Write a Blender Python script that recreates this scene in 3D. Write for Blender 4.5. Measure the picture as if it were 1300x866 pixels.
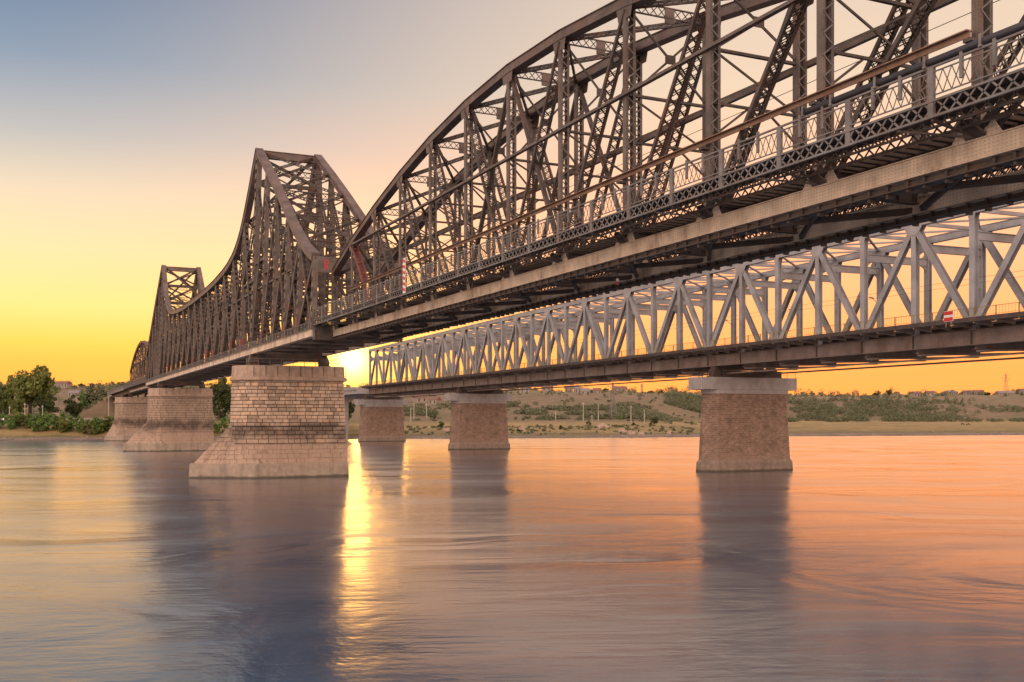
import bpy, math, random
from mathutils import Vector, Matrix
V = Vector
random.seed(7)
sc = bpy.context.scene
COL = sc.collection
for o in list(bpy.data.objects): bpy.data.objects.remove(o)

# ------------------------------------------------------------------ camera
F = 1300.0; PCX = 650.0; PHY = 530.0                 # photo focal length, centre column, horizon row (px)
TH = math.atan(600 / 1300)                           # camera heading, clockwise from the old bridge's axis (+Y)
CAM = V((-37.1, -167.6, 9.6)); ct, st = math.cos(TH), math.sin(TH)
cd = bpy.data.cameras.new('camera'); cam = bpy.data.objects.new('camera', cd); COL.objects.link(cam)
cam.location = CAM; cam.rotation_euler = (math.pi / 2, 0, -TH)
cd.sensor_width = 36; cd.lens = 36; cd.shift_y = (PHY - 433) / 1300
cd.clip_start = 0.5; cd.clip_end = 30000
sc.camera = cam
sc.render.resolution_x = 1024; sc.render.resolution_y = 682

# ------------------------------------------------------------------ sky, sun, exposure
SUN_EL = math.radians(3.2); SUN_AZ = TH + math.atan((447 - 650) / 1300)      # clockwise from +Y
SUN_DIR = V((math.sin(SUN_AZ) * math.cos(SUN_EL), math.cos(SUN_AZ) * math.cos(SUN_EL), math.sin(SUN_EL)))
def lin(r, g, b):
    f = lambda c: (c / 255 / 12.92) if c <= 10.3 else ((c / 255 + .055) / 1.055) ** 2.4
    return (f(r), f(g), f(b), 1)
w = bpy.data.worlds.new('World'); sc.world = w; w.use_nodes = True
nt = w.node_tree; nt.nodes.clear()
def N(tree, typ, **kw):
    n = tree.nodes.new(typ)
    for k, v in kw.items(): setattr(n, k, v)
    return n
def math_(tree, op, a, b=None, clamp=False):
    n = N(tree, 'ShaderNodeMath', operation=op); n.use_clamp = clamp
    for i, x in enumerate((a, b)):
        if x is None: continue
        if isinstance(x, (int, float)): n.inputs[i].default_value = x
        else: tree.links.new(x, n.inputs[i])
    return n.outputs[0]
def ramp(tree, fac, stops, interp='EASE'):
    r = N(tree, 'ShaderNodeValToRGB'); r.color_ramp.interpolation = interp
    e = r.color_ramp.elements
    while len(e) < len(stops): e.new(0.5)
    for i, (p, c) in enumerate(stops):
        e[i].position = p; e[i].color = c if len(c) == 4 else (*c, 1)
    if fac is not None: tree.links.new(fac, r.inputs[0])
    return r.outputs[0]
tc = N(nt, 'ShaderNodeTexCoord')
nrm = N(nt, 'ShaderNodeVectorMath', operation='NORMALIZE'); nt.links.new(tc.outputs['Generated'], nrm.inputs[0])
def dotw(vec):
    d = N(nt, 'ShaderNodeVectorMath', operation='DOT_PRODUCT'); nt.links.new(nrm.outputs[0], d.inputs[0])
    d.inputs[1].default_value = vec; return d.outputs['Value']
zz = dotw((0, 0, 1)); side = dotw((ct, -st, 0)); fwd = dotw((st, ct, 0)); sund = dotw(SUN_DIR)
zc = math_(nt, 'MAXIMUM', zz, 0.0)
def hot(r, g, b, k=1.0): c = lin(r, g, b); return (c[0] * .83 * k, c[1] * .83, c[2] * .83, 1)
# left of the sun: gold, cream, then grey-blue; right of it the glow stays peach and reaches higher
left = ramp(nt, zc, [(0.0, hot(253, 178, 74, 1.5)), (.05, hot(253, 198, 76, 1.5)), (.068, hot(253, 216, 88, 1.5)), (.10, hot(255, 234, 138, 1.4)), (.15, hot(255, 230, 170, 1.2)), (.20, hot(240, 218, 186)), (.25, hot(190, 188, 186)), (.31, hot(132, 152, 174)), (.38, hot(82, 118, 156)), (1.0, hot(72, 102, 142))], 'LINEAR')
right = ramp(nt, zc, [(0.0, hot(253, 178, 80, 1.6)), (.06, hot(254, 190, 98, 1.6)), (.12, hot(254, 200, 132, 1.5)), (.20, hot(252, 208, 162, 1.3)), (.30, hot(244, 214, 184, 1.0)), (.40, hot(226, 203, 184)), (.6, hot(190, 178, 182)), (1.0, hot(150, 155, 175))], 'LINEAR')
sm = N(nt, 'ShaderNodeMapRange', interpolation_type='SMOOTHSTEP'); nt.links.new(side, sm.inputs['Value']); sm.inputs['From Min'].default_value = -.48; sm.inputs['From Max'].default_value = .22
mlr = N(nt, 'ShaderNodeMix', data_type='RGBA'); nt.links.new(sm.outputs[0], mlr.inputs['Factor']); nt.links.new(left, mlr.inputs['A']); nt.links.new(right, mlr.inputs['B'])
front = mlr.outputs['Result']
# added fill: sky away from the sunset brightened, pale rose, to light the near sides
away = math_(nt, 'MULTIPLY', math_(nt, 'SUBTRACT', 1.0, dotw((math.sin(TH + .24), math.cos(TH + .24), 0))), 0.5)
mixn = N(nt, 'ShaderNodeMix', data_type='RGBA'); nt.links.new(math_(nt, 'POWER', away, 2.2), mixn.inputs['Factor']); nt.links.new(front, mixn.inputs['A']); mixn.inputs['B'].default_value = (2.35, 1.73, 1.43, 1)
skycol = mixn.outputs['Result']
glow1 = math_(nt, 'MULTIPLY', math_(nt, 'POWER', math_(nt, 'MAXIMUM', sund, 0.0), 9000), 3.5)
glow2 = math_(nt, 'MULTIPLY', math_(nt, 'POWER', math_(nt, 'MAXIMUM', sund, 0.0), 260), 0.60)
def vscale(col, f):
    m = N(nt, 'ShaderNodeVectorMath', operation='SCALE')
    if isinstance(col, tuple): m.inputs[0].default_value = col[:3]
    else: nt.links.new(col, m.inputs[0])
    nt.links.new(f, m.inputs['Scale']) if not isinstance(f, (int, float)) else setattr(m.inputs['Scale'], 'default_value', f)
    return m.outputs[0]
def vadd(a, b):
    m = N(nt, 'ShaderNodeVectorMath', operation='ADD'); nt.links.new(a, m.inputs[0]); nt.links.new(b, m.inputs[1]); return m.outputs[0]
nish = N(nt, 'ShaderNodeTexSky', sky_type='NISHITA'); nish.sun_disc = False
nish.sun_elevation = SUN_EL; nish.sun_rotation = SUN_AZ; nish.altitude = 50
bg1 = N(nt, 'ShaderNodeBackground'); bg1.inputs[1].default_value = 1.0
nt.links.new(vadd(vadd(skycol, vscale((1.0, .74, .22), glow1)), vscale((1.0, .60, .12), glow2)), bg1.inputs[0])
bg2 = N(nt, 'ShaderNodeBackground'); bg2.inputs[1].default_value = 0.004
nt.links.new(nish.outputs[0], bg2.inputs[0])
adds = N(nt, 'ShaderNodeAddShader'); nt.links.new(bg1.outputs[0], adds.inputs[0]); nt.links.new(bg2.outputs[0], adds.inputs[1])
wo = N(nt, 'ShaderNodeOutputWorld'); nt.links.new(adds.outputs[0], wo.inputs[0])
sl = bpy.data.lights.new('sun', 'SUN'); sl.energy = 0.13; sl.angle = math.radians(6.0); sl.color = (1, .5, .12)
so = bpy.data.objects.new('sun', sl); COL.objects.link(so); so.rotation_euler = (-SUN_DIR).to_track_quat('-Z', 'Y').to_euler(); so.location = (0, 0, 300)
sc.view_settings.view_transform = 'Standard'; sc.view_settings.look = 'None'
sc.view_settings.exposure = 0.33; sc.view_settings.gamma = 1.0
try: sc.view_settings.use_curve_mapping = False
except Exception: pass

# ------------------------------------------------------------------ materials
def new_mat(name):
    m = bpy.data.materials.new(name); m.use_nodes = True
    t = m.node_tree; return m, t, t.nodes['Principled BSDF']
def noise(t, vec, scale, detail=4, rough=.6):
    n = N(t, 'ShaderNodeTexNoise'); n.inputs['Scale'].default_value = scale; n.inputs['Detail'].default_value = detail
    n.inputs['Roughness'].default_value = rough
    if vec is not None: t.links.new(vec, n.inputs['Vector'])
    return n.outputs['Fac']
def mixc(t, fac, a, b, mode='MIX'):
    m = N(t, 'ShaderNodeMix', data_type='RGBA', blend_type=mode)
    for sck, x in ((m.inputs['Factor'], fac), (m.inputs['A'], a), (m.inputs['B'], b)):
        if isinstance(x, (int, float)): sck.default_value = x
        elif isinstance(x, (tuple, list)): sck.default_value = x if len(x) == 4 else (*x, 1)
        else: t.links.new(x, sck)
    return m.outputs['Result']
def mapped(t, vec, scale):
    m = N(t, 'ShaderNodeMapping'); m.inputs['Scale'].default_value = scale; t.links.new(vec, m.inputs['Vector']); return m.outputs[0]
def bump(t, bsdf, h, strength, dist):
    b = N(t, 'ShaderNodeBump'); b.inputs['Strength'].default_value = strength; b.inputs['Distance'].default_value = dist
    t.links.new(h, b.inputs['Height']); t.links.new(b.outputs[0], bsdf.inputs['Normal'])
def objco(t): return N(t, 'ShaderNodeTexCoord').outputs['Object']
def plain(name, col, rough=.7, var=.25, scale=1.5, metal=0.0, rust=None, rust_amt=.5, rivets=False, dark=None):
    m, t, b = new_mat(name); co = objco(t)
    n1 = noise(t, co, scale, 6)
    lo = tuple(c * (1 - var) for c in col); hi = tuple(min(1, c * (1 + var)) for c in col)
    c = ramp(t, n1, [(.3, lo), (.7, hi)], 'LINEAR')
    if rust:
        n2 = noise(t, mapped(t, co, (1, 1, .35)), scale * .8, 8, .7)
        c = mixc(t, math_(t, 'MULTIPLY', ramp(t, n2, [(.50, (0, 0, 0)), (.68, (1, 1, 1))], 'LINEAR'), rust_amt), c, rust)
    if rivets:
        sp = N(t, 'ShaderNodeSeparateXYZ'); t.links.new(co, sp.inputs[0])
        fy = math_(t, 'ABSOLUTE', math_(t, 'SUBTRACT', math_(t, 'FRACT', math_(t, 'MULTIPLY', sp.outputs[1], 5.0)), .5))
        fz = math_(t, 'ABSOLUTE', math_(t, 'SUBTRACT', math_(t, 'FRACT', math_(t, 'MULTIPLY', sp.outputs[2], 6.5)), .5))
        d = math_(t, 'SQRT', math_(t, 'ADD', math_(t, 'MULTIPLY', fy, fy), math_(t, 'MULTIPLY', fz, fz)))
        dots = math_(t, 'LESS_THAN', d, .22)
        c = mixc(t, math_(t, 'MULTIPLY', dots, .55), c, tuple(x * .45 for x in col))
    t.links.new(c, b.inputs['Base Color']); b.inputs['Roughness'].default_value = rough; b.inputs['Metallic'].default_value = metal
    bump(t, b, noise(t, co, scale * 9, 4), .25, .03)
    return m
M = {}
RUST = (.16, .065, .03)
M['chord'] = plain('riveted_chord_lit_paint', (.64, .52, .40), .6, .3, .6, rust=RUST, rust_amt=.8, rivets=True)  # the truss paint lightened, putting the light on these faces into the colour
M['steel'] = plain('old_truss_paint', (.075, .060, .053), .6, .5, .7, rust=RUST, rust_amt=.7)
M['steel_lt'] = plain('old_truss_lit_plate_paint', (.135, .109, .094), .6, .45, .7, rust=RUST, rust_amt=.6, rivets=True)  # old truss steel again, in a lighter colour so its plates look lit
M['topchord'] = plain('top_chord_paint', (.135, .100, .084), .6, .45, .5, rust=RUST, rust_amt=.6)
M['primer'] = plain('red_lead_primer', (.21, .062, .05), .65, .3, 1.2, rust=(.2, .12, .1), rust_amt=.5)
M['walk'] = plain('walkway_grey_paint', (.18, .172, .166), .6, .35, 1.0, rust=RUST, rust_amt=.6)
M['rail_brown'] = plain('rusted_conduit', (.23, .145, .10), .7, .3, 1.0, rust=RUST, rust_amt=.8)
M['dark'] = plain('dark_floor_steel', (.075, .058, .05), .7, .3, .8, rust=RUST, rust_amt=.6)  # dark brown steel with rust, for floor members and fittings
M['pipe'] = plain('black_pipe_wrap', (.035, .035, .045), .5, .3, 2)
M['new'] = plain('new_bridge_grey_paint', (.31, .31, .32), .5, .3, .3, rust=(.30, .2, .16), rust_amt=.35)
M['newdark'] = plain('new_bridge_floor_steel', (.25, .19, .165), .6, .3, .5, rust=RUST, rust_amt=.6)
M['newrail'] = plain('yellow_ochre_railing', (.30, .23, .10), .6, .25, 1.0)
M['concrete'] = plain('pale_concrete', (.37, .34, .325), .85, .2, .6, rust=(.28, .24, .21), rust_amt=.5)
M['white'] = plain('white_paint', (.78, .76, .73), .6, .08, 1)
M['red'] = plain('red_paint', (.62, .03, .04), .5, .1, 1)
M['timber'] = plain('sleeper_timber', (.09, .065, .05), .9, .3, 2)

def stone_mat(name, base, dark, seed_obj=True, body=False):
    m, t, b = new_mat(name)
    g = N(t, 'ShaderNodeNewGeometry'); pos = g.outputs['Position']
    oi = N(t, 'ShaderNodeObjectInfo')
    n1 = noise(t, pos, 1.2, 8, .7); n2 = noise(t, pos, .22, 5)
    c = ramp(t, n1, [(.25, tuple(x * .62 for x in base)), (.55, base), (.8, tuple(min(1, x * 1.3) for x in base))], 'LINEAR')
    if seed_obj:
        c = mixc(t, .75, c, ramp(t, oi.outputs['Random'], [(0, (.42, .38, .36)), (.3, (.85, .82, .8)), (.65, (1, .97, .94)), (1, (1.12, .92, .74))], 'LINEAR'), 'MULTIPLY')
    # tide and soot stains: a ragged dark band at flood height and a red-brown wash under it
    sp = N(t, 'ShaderNodeSeparateXYZ'); t.links.new(pos, sp.inputs[0])
    zn = math_(t, 'ADD', sp.outputs[2], math_(t, 'MULTIPLY', math_(t, 'SUBTRACT', n2, .5), 5.0))
    band = ramp(t, math_(t, 'DIVIDE', zn, 20.0), [(.0, (0, 0, 0)), (.255, (0, 0, 0)), (.33, (1, 1, 1)), (.40, (1, 1, 1)), (.475, (0, 0, 0))], 'LINEAR')
    bl = math_(t, 'MULTIPLY', band, ramp(t, noise(t, pos, .6, 8, .75), [(.30, (0, 0, 0)), (.52, (1, 1, 1))], 'LINEAR'))
    c = mixc(t, math_(t, 'MULTIPLY', bl, .85), c, dark)
    wash = ramp(t, math_(t, 'DIVIDE', zn, 20.0), [(.10, (0, 0, 0)), (.14, (1, 1, 1)), (.27, (1, 1, 1)), (.34, (0, 0, 0))], 'LINEAR')
    c = mixc(t, math_(t, 'MULTIPLY', wash, .4), c, (.42, .30, .22))
    run = ramp(t, noise(t, mapped(t, pos, (1, 1, .07)), .9, 5, .65), [(.48, (0, 0, 0)), (.66, (1, 1, 1))], 'LINEAR')   # leaching runs
    c = mixc(t, math_(t, 'MULTIPLY', run, .38), c, tuple(x * .35 for x in base))
    wet = ramp(t, math_(t, 'ADD', math_(t, 'DIVIDE', sp.outputs[2], 4.0), math_(t, 'MULTIPLY', n1, .10)), [(.10, (1, 1, 1)), (.17, (0, 0, 0))], 'LINEAR')
    c = mixc(t, math_(t, 'MULTIPLY', wet, .8), c, (.05, .045, .03))
    t.links.new(c, b.inputs['Base Color']); b.inputs['Roughness'].default_value = .9
    bump(t, b, noise(t, pos, 5, 8, .7), .6, .08)
    return m
M['stone'] = stone_mat('limestone_block', (.56, .43, .32), (.07, .05, .042))
M['mortar'] = stone_mat('mortar_core', (.12, .085, .065), (.05, .04, .035), False)
M['lowstone'] = stone_mat('washed_stone', (.44, .32, .24), (.09, .065, .055), False)
M['skirt'] = stone_mat('concrete_skirt', (.36, .29, .225), (.16, .12, .1), False)
M['joint'] = stone_mat('tight_joint', (.25, .18, .135), (.07, .055, .045), False)
M['plinth'] = stone_mat('pier_plinth', (.27, .205, .16), (.14, .1, .08), False)
def brick_mat():
    m, t, b = new_mat('pier_brick'); co = objco(t)
    sp = N(t, 'ShaderNodeSeparateXYZ'); t.links.new(co, sp.inputs[0])
    cb = N(t, 'ShaderNodeCombineXYZ'); t.links.new(math_(t, 'ADD', sp.outputs[0], math_(t, 'MULTIPLY', sp.outputs[1], -1.0)), cb.inputs[0]); t.links.new(sp.outputs[2], cb.inputs[1])
    br = N(t, 'ShaderNodeTexBrick'); t.links.new(cb.outputs[0], br.inputs['Vector'])
    br.inputs['Scale'].default_value = 1.0; br.inputs['Brick Width'].default_value = .62; br.inputs['Row Height'].default_value = .33; br.inputs['Mortar Size'].default_value = .035
    br.inputs['Color1'].default_value = (.185, .125, .088, 1); br.inputs['Color2'].default_value = (.33, .235, .17, 1); br.inputs['Mortar'].default_value = (.34, .26, .21, 1)
    n = noise(t, co, .5, 7, .7)
    c = mixc(t, .8, br.outputs['Color'], ramp(t, n, [(.3, (.5, .45, .43)), (.7, (1.15, 1.05, 1))], 'LINEAR'), 'MULTIPLY')
    lowz = ramp(t, math_(t, 'DIVIDE', math_(t, 'ADD', sp.outputs[2], math_(t, 'MULTIPLY', n, 3)), 10), [(.28, (1, 1, 1)), (.5, (0, 0, 0))], 'LINEAR')
    c = mixc(t, math_(t, 'MULTIPLY', lowz, .5), c, (.33, .24, .19))
    t.links.new(c, b.inputs['Base Color']); b.inputs['Roughness'].default_value = .9
    bump(t, b, br.outputs['Fac'], -.5, .05); return m
M['brick'] = brick_mat()
def leaf_mat(name, col, hue):
    m, t, b = new_mat(name); oi = N(t, 'ShaderNodeObjectInfo'); g = N(t, 'ShaderNodeNewGeometry')
    n = noise(t, g.outputs['Position'], .45, 5, .7)
    c = ramp(t, n, [(.3, tuple(x * .45 for x in col)), (.55, col), (.75, hue)], 'LINEAR')
    c = mixc(t, .5, c, ramp(t, oi.outputs['Random'], [(0, (.6, .75, .6)), (1, (1.25, 1.1, .8))], 'LINEAR'), 'MULTIPLY')
    t.links.new(c, b.inputs['Base Color']); b.inputs['Roughness'].default_value = .8
    tr = N(t, 'ShaderNodeBsdfTranslucent'); t.links.new(c, tr.inputs['Color'])
    mx = N(t, 'ShaderNodeMixShader'); mx.inputs[0].default_value = .3
    t.links.new(b.outputs[0], mx.inputs[1]); t.links.new(tr.outputs[0], mx.inputs[2]); t.links.new(mx.outputs[0], t.nodes['Material Output'].inputs[0]); return m
M['leaf'] = leaf_mat('broad_leaves', (.19, .23, .065), (.37, .34, .11))
M['leaf_dk'] = leaf_mat('dark_leaves', (.09, .12, .045), (.19, .19, .07))
M['leaf_br'] = leaf_mat('bush_leaves', (.18, .30, .09), (.33, .34, .11))
M['leaf_gr'] = leaf_mat('scrub_leaves', (.18, .205, .13), (.31, .30, .20))
M['bark'] = plain('bark', (.12, .085, .06), .9, .3, 2)
M['rock'] = plain('river_rock', (.36, .26, .2), .9, .35, .8)
M['roof'] = plain('clay_roof', (.21, .115, .085), .8, .25, 1)
M['roof_gr'] = plain('grey_sheet_roof', (.24, .2, .19), .7, .2, 1)
M['wall'] = plain('lime_wall', (.30, .25, .21), .85, .12, .6)
M['glass'] = plain('dark_glass', (.03, .035, .04), .15, .1, 1)
M['pole'] = plain('weathered_pole', (.5, .44, .38), .8, .15, 1)
M['lattice'] = plain('pylon_steel', (.22, .19, .18), .6, .15, 1)
M['hide'] = plain('cow_hide', (.06, .04, .03), .8, .3, 2)
M['tyre'] = plain('tyre_rubber', (.03, .03, .03), .8, .1, 1)

def ground_mat():
    m, t, b = new_mat('river_bank'); g = N(t, 'ShaderNodeNewGeometry'); pos = g.outputs['Position']
    sp = N(t, 'ShaderNodeSeparateXYZ'); t.links.new(pos, sp.inputs[0])
    n1 = noise(t, pos, .018, 8, .65); n2 = noise(t, pos, .12, 8, .7); n3 = noise(t, mapped(t, pos, (.3, 1, 1)), .05, 5)
    zr = math_(t, 'ADD', sp.outputs[2], math_(t, 'MULTIPLY', math_(t, 'SUBTRACT', n2, .5), 1.6))
    base = ramp(t, math_(t, 'DIVIDE', zr, 40.0), [(.0, (.19, .15, .125)), (.024, (.30, .23, .19)), (.034, (.17, .155, .06)), (.06, (.35, .255, .105)), (.15, (.42, .30, .135)), (.19, (.24, .18, .10)), (.6, (.27, .195, .125)), (.9, (.28, .22, .13))], 'LINEAR')
    c = mixc(t, math_(t, 'MULTIPLY', ramp(t, n1, [(.47, (0, 0, 0)), (.62, (1, 1, 1))], 'LINEAR'), .42), base, (.16, .15, .07))
    c = mixc(t, .8, c, ramp(t, n2, [(.3, (.45, .46, .45)), (.7, (1.15, 1.08, 1.0))], 'LINEAR'), 'MULTIPLY')
    t.links.new(c, b.inputs['Base Color']); b.inputs['Roughness'].default_value = .95
    bump(t, b, n2, .7, 1.0); return m
M['ground'] = ground_mat()
def water_mat():
    m, t, b = new_mat('river_water'); g = N(t, 'ShaderNodeNewGeometry')
    rot = N(t, 'ShaderNodeMapping'); rot.inputs['Rotation'].default_value = (0, 0, TH * .9); t.links.new(g.outputs['Position'], rot.inputs['Vector'])
    co = rot.outputs[0]                                   # the current runs across the bridge
    wn = N(t, 'ShaderNodeTexNoise'); wn.inputs['Scale'].default_value = .012; wn.inputs['Detail'].default_value = 3; t.links.new(co, wn.inputs['Vector'])
    ws = N(t, 'ShaderNodeVectorMath', operation='SCALE'); t.links.new(wn.outputs['Color'], ws.inputs[0]); ws.inputs['Scale'].default_value = 11
    wa = N(t, 'ShaderNodeVectorMath', operation='ADD'); t.links.new(co, wa.inputs[0]); t.links.new(ws.outputs[0], wa.inputs[1]); co = wa.outputs[0]
    a = noise(t, mapped(t, co, (.010, .085, 1)), 1.0, 6, .62)
    f = noise(t, mapped(t, co, (.16, 1.5, 1)), 1.0, 4, .55)
    l = noise(t, mapped(t, co, (.004, .022, 1)), 1.0, 3, .5)
    h = math_(t, 'ADD', math_(t, 'ADD', math_(t, 'MULTIPLY', a, .20), math_(t, 'MULTIPLY', f, .019)), math_(t, 'MULTIPLY', l, .5))
    bump(t, b, h, 1.0, 1.0)
    b.inputs['Base Color'].default_value = (.0, .046, .115, 1); b.inputs['Roughness'].default_value = .6; b.inputs['Specular IOR Level'].default_value = 0
    gl = N(t, 'ShaderNodeBsdfGlossy'); gl.inputs['Color'].default_value = (1, .94, .84, 1)
    t.links.new(ramp(t, a, [(.3, (.12, .12, .12)), (.7, (.27, .27, .27))], 'LINEAR'), gl.inputs['Roughness'])
    nrm_ = b.inputs['Normal'].links[0].from_socket; t.links.new(nrm_, gl.inputs['Normal'])
    fr = N(t, 'ShaderNodeFresnel'); fr.inputs['IOR'].default_value = 1.65
    mx = N(t, 'ShaderNodeMixShader'); t.links.new(math_(t, 'ADD', math_(t, 'MULTIPLY', fr.outputs[0], .95), .04, True), mx.inputs[0])
    t.links.new(b.outputs[0], mx.inputs[1]); t.links.new(gl.outputs[0], mx.inputs[2]); t.links.new(mx.outputs[0], t.nodes['Material Output'].inputs[0])
    return m
M['water'] = water_mat()

# ------------------------------------------------------------------ mesh helpers
class MB:
    def __init__(s): s.v = []; s.f = []
    def add(s, vs, fs):
        k = len(s.v); s.v += [tuple(p) for p in vs]; s.f += [tuple(i + k for i in q) for q in fs]; return s
    def box(s, a, b):
        (x0, y0, z0), (x1, y1, z1) = a, b
        return s.add([(x0, y0, z0), (x1, y0, z0), (x1, y1, z0), (x0, y1, z0), (x0, y0, z1), (x1, y0, z1), (x1, y1, z1), (x0, y1, z1)],
                     [(3, 2, 1, 0), (4, 5, 6, 7), (0, 1, 5, 4), (1, 2, 6, 5), (2, 3, 7, 6), (3, 0, 4, 7)])
    def bar(s, p, q, wd, ht, side=None):
        p, q = V(p), V(q); d = (q - p); L = d.length
        if L < 1e-4: return s
        d /= L
        sd = V(side) if side is not None else (V((0, 0, 1)).cross(d) if abs(d.z) < .95 else V((1, 0, 0)))
        sd = (sd - d * sd.dot(d)).normalized(); up = d.cross(sd)
        a, b = sd * wd / 2, up * ht / 2
        return s.add([p - a - b, p + a - b, p + a + b, p - a + b, q - a - b, q + a - b, q + a + b, q - a + b],
                     [(0, 1, 2, 3), (7, 6, 5, 4), (4, 5, 1, 0), (5, 6, 2, 1), (6, 7, 3, 2), (7, 4, 0, 3)])
    def sweep(s, pts, wd, ht):
        """box section carried along a polyline lying in a plane of roughly constant x"""
        pts = [V(p) for p in pts]; rings = []
        for i, p in enumerate(pts):
            d = (pts[min(i + 1, len(pts) - 1)] - pts[max(i - 1, 0)]).normalized()
            sd = V((1, 0, 0)); sd = (sd - d * sd.dot(d)).normalized(); up = d.cross(sd)
            if up.z < 0: up = -up
            a, b = sd * wd / 2, up * ht / 2
            rings.append([p - a - b, p + a - b, p + a + b, p - a + b])
        vs = [q for r in rings for q in r]; fs = []
        for i in range(len(pts) - 1):
            for k in range(4):
                fs.append((4 * i + k, 4 * i + (k + 1) % 4, 4 * i + 4 + (k + 1) % 4, 4 * i + 4 + k))
        fs += [(3, 2, 1, 0), tuple(4 * (len(pts) - 1) + k for k in range(4))]
        return s.add(vs, fs)
    def prism(s, poly, n, th):
        """flat polygon (3-D points) given a thickness along n"""
        n = V(n).normalized() * th; k = len(poly); a = [V(p) for p in poly]; b = [p + n for p in a]
        return s.add(a + b, [tuple(range(k))[::-1], tuple(range(k, 2 * k))] + [(i, (i + 1) % k, k + (i + 1) % k, k + i) for i in range(k)])
    def loft(s, rings, cap=True):
        k = len(rings[0]); vs = [p for r in rings for p in r]; fs = []
        for j in range(len(rings) - 1):
            for i in range(k): fs.append((j * k + i, j * k + (i + 1) % k, (j + 1) * k + (i + 1) % k, (j + 1) * k + i))
        if cap: fs += [tuple(range(k))[::-1], tuple((len(rings) - 1) * k + i for i in range(k))]
        return s.add(vs, fs)
    def tube(s, p, q, r0, r1=None, n=8):
        p, q = V(p), V(q); d = (q - p).normalized(); r1 = r0 if r1 is None else r1
        a = d.orthogonal().normalized(); b = d.cross(a)
        ring = lambda c, r: [c + (a * math.cos(2 * math.pi * i / n) + b * math.sin(2 * math.pi * i / n)) * r for i in range(n)]
        return s.loft([ring(p, r0), ring(q, r1)])
    def lattice(s, p, q, ht, pitch, wd, th, up=(0, 0, 1), both=True):
        """crossing flat bars between a bottom line p-q and a line ht above it"""
        p, q, up = V(p), V(q), V(up); L = (q - p).length; n = max(1, round(L / pitch)); d = (q - p) / n
        nn = d.cross(up).normalized() if d.cross(up).length > 1e-6 else V((1, 0, 0))
        for i in range(n):
            a, b = p + d * i, p + d * (i + 1)
            if both or i % 2 == 0: s.bar(a, b + up * ht, th, wd, nn)
            if both or i % 2 == 1: s.bar(a + up * ht, b, th, wd, nn)
        return s
    def build(s, name, mat, parent=None, off=None, smooth=False, stuff=False):
        if off is None: off = parent.get('_base') if parent is not None else None
        v = s.v
        if off is not None: v = [(x - off[0], y - off[1], z - off[2]) for x, y, z in v]
        me = bpy.data.meshes.new(name); me.from_pydata(v, [], s.f); me.update()
        if smooth: me.polygons.foreach_set('use_smooth', [True] * len(me.polygons))
        me.materials.append(M[mat] if isinstance(mat, str) else mat)
        o = bpy.data.objects.new(name, me); COL.objects.link(o)
        if parent is not None:
            o.parent = parent
            if off is not None: o['_base'] = off
        if stuff: o['kind'] = 'stuff'
        return o
def tag(o, label=None, cat=None, group=None, kind=None):
    if label: o['label'] = label
    if cat: o['category'] = cat
    if group: o['group'] = group
    if kind: o['kind'] = kind
    return o
def thing(name, loc, label, cat, group=None, rz=0.0, local=False):
    """an Empty at the thing's base; with local=False its parts are given in world coordinates"""
    o = bpy.data.objects.new(name, None); COL.objects.link(o); o.location = loc; o.rotation_euler = (0, 0, rz)
    o.empty_display_size = 1
    o['_base'] = (0.0, 0.0, 0.0) if local else tuple(float(c) for c in loc)
    return tag(o, label, cat, group)
def laced(parent, name, p, q, side, sep, leg, mat='steel', lmat='steel', pitch=.6, style='X', th=.05, lw=.06):
    """built-up member: two leg plates 'sep' apart along 'side', 'leg' wide, joined by lacing bars on both open faces"""
    p, q = V(p), V(q); d = (q - p); L = d.length; d /= L
    sd = V(side); sd = (sd - d * sd.dot(d)).normalized(); nn = d.cross(sd)
    mb = MB()
    for sg in (-1, 1):
        c = sd * sg * sep / 2
        mb.bar(p + c, q + c, th, leg, sd)
        for e in (-1, 1):                                   # corner angles
            mb.bar(p + c - sd * sg * .07 + nn * e * (leg / 2 - .02), q + c - sd * sg * .07 + nn * e * (leg / 2 - .02), .14, .03, sd)
    part = mb.build(name, mat, parent)
    lb = MB(); n = max(2, round(L / pitch)); step = L / n
    for e in (-1, 1):
        o = nn * e * (leg / 2 + .012)
        for i in range(n):
            a = p + d * step * i + o; b = p + d * step * (i + 1) + o; h = sd * sep / 2
            if style == 'B':
                m_ = (a + b) / 2; lb.bar(m_ - d * step * .28, m_ + d * step * .28, sep, .03, sd); continue
            if style == 'X' or i % 2 == 0: lb.bar(a - h, b + h, lw, .02, nn.cross((b + h - a + h)))
            if style == 'X' or i % 2 == 1: lb.bar(a + h, b - h, lw, .02, nn.cross((b - h - a - h)))
    lb.build('lacing_bars', lmat, part, stuff=True)
    return part
def interp(tab, x):
    if x <= tab[0][0]: return tab[0][1]
    for (a, fa), (b, fb) in zip(tab, tab[1:]):
        if x <= b: return fa + (fb - fa) * (x - a) / (b - a)
    return tab[-1][1]
def at(px, d):
    X = (px - PCX) / F * d
    return (CAM.x + X * ct + d * st, CAM.y + d * ct - X * st)
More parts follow.
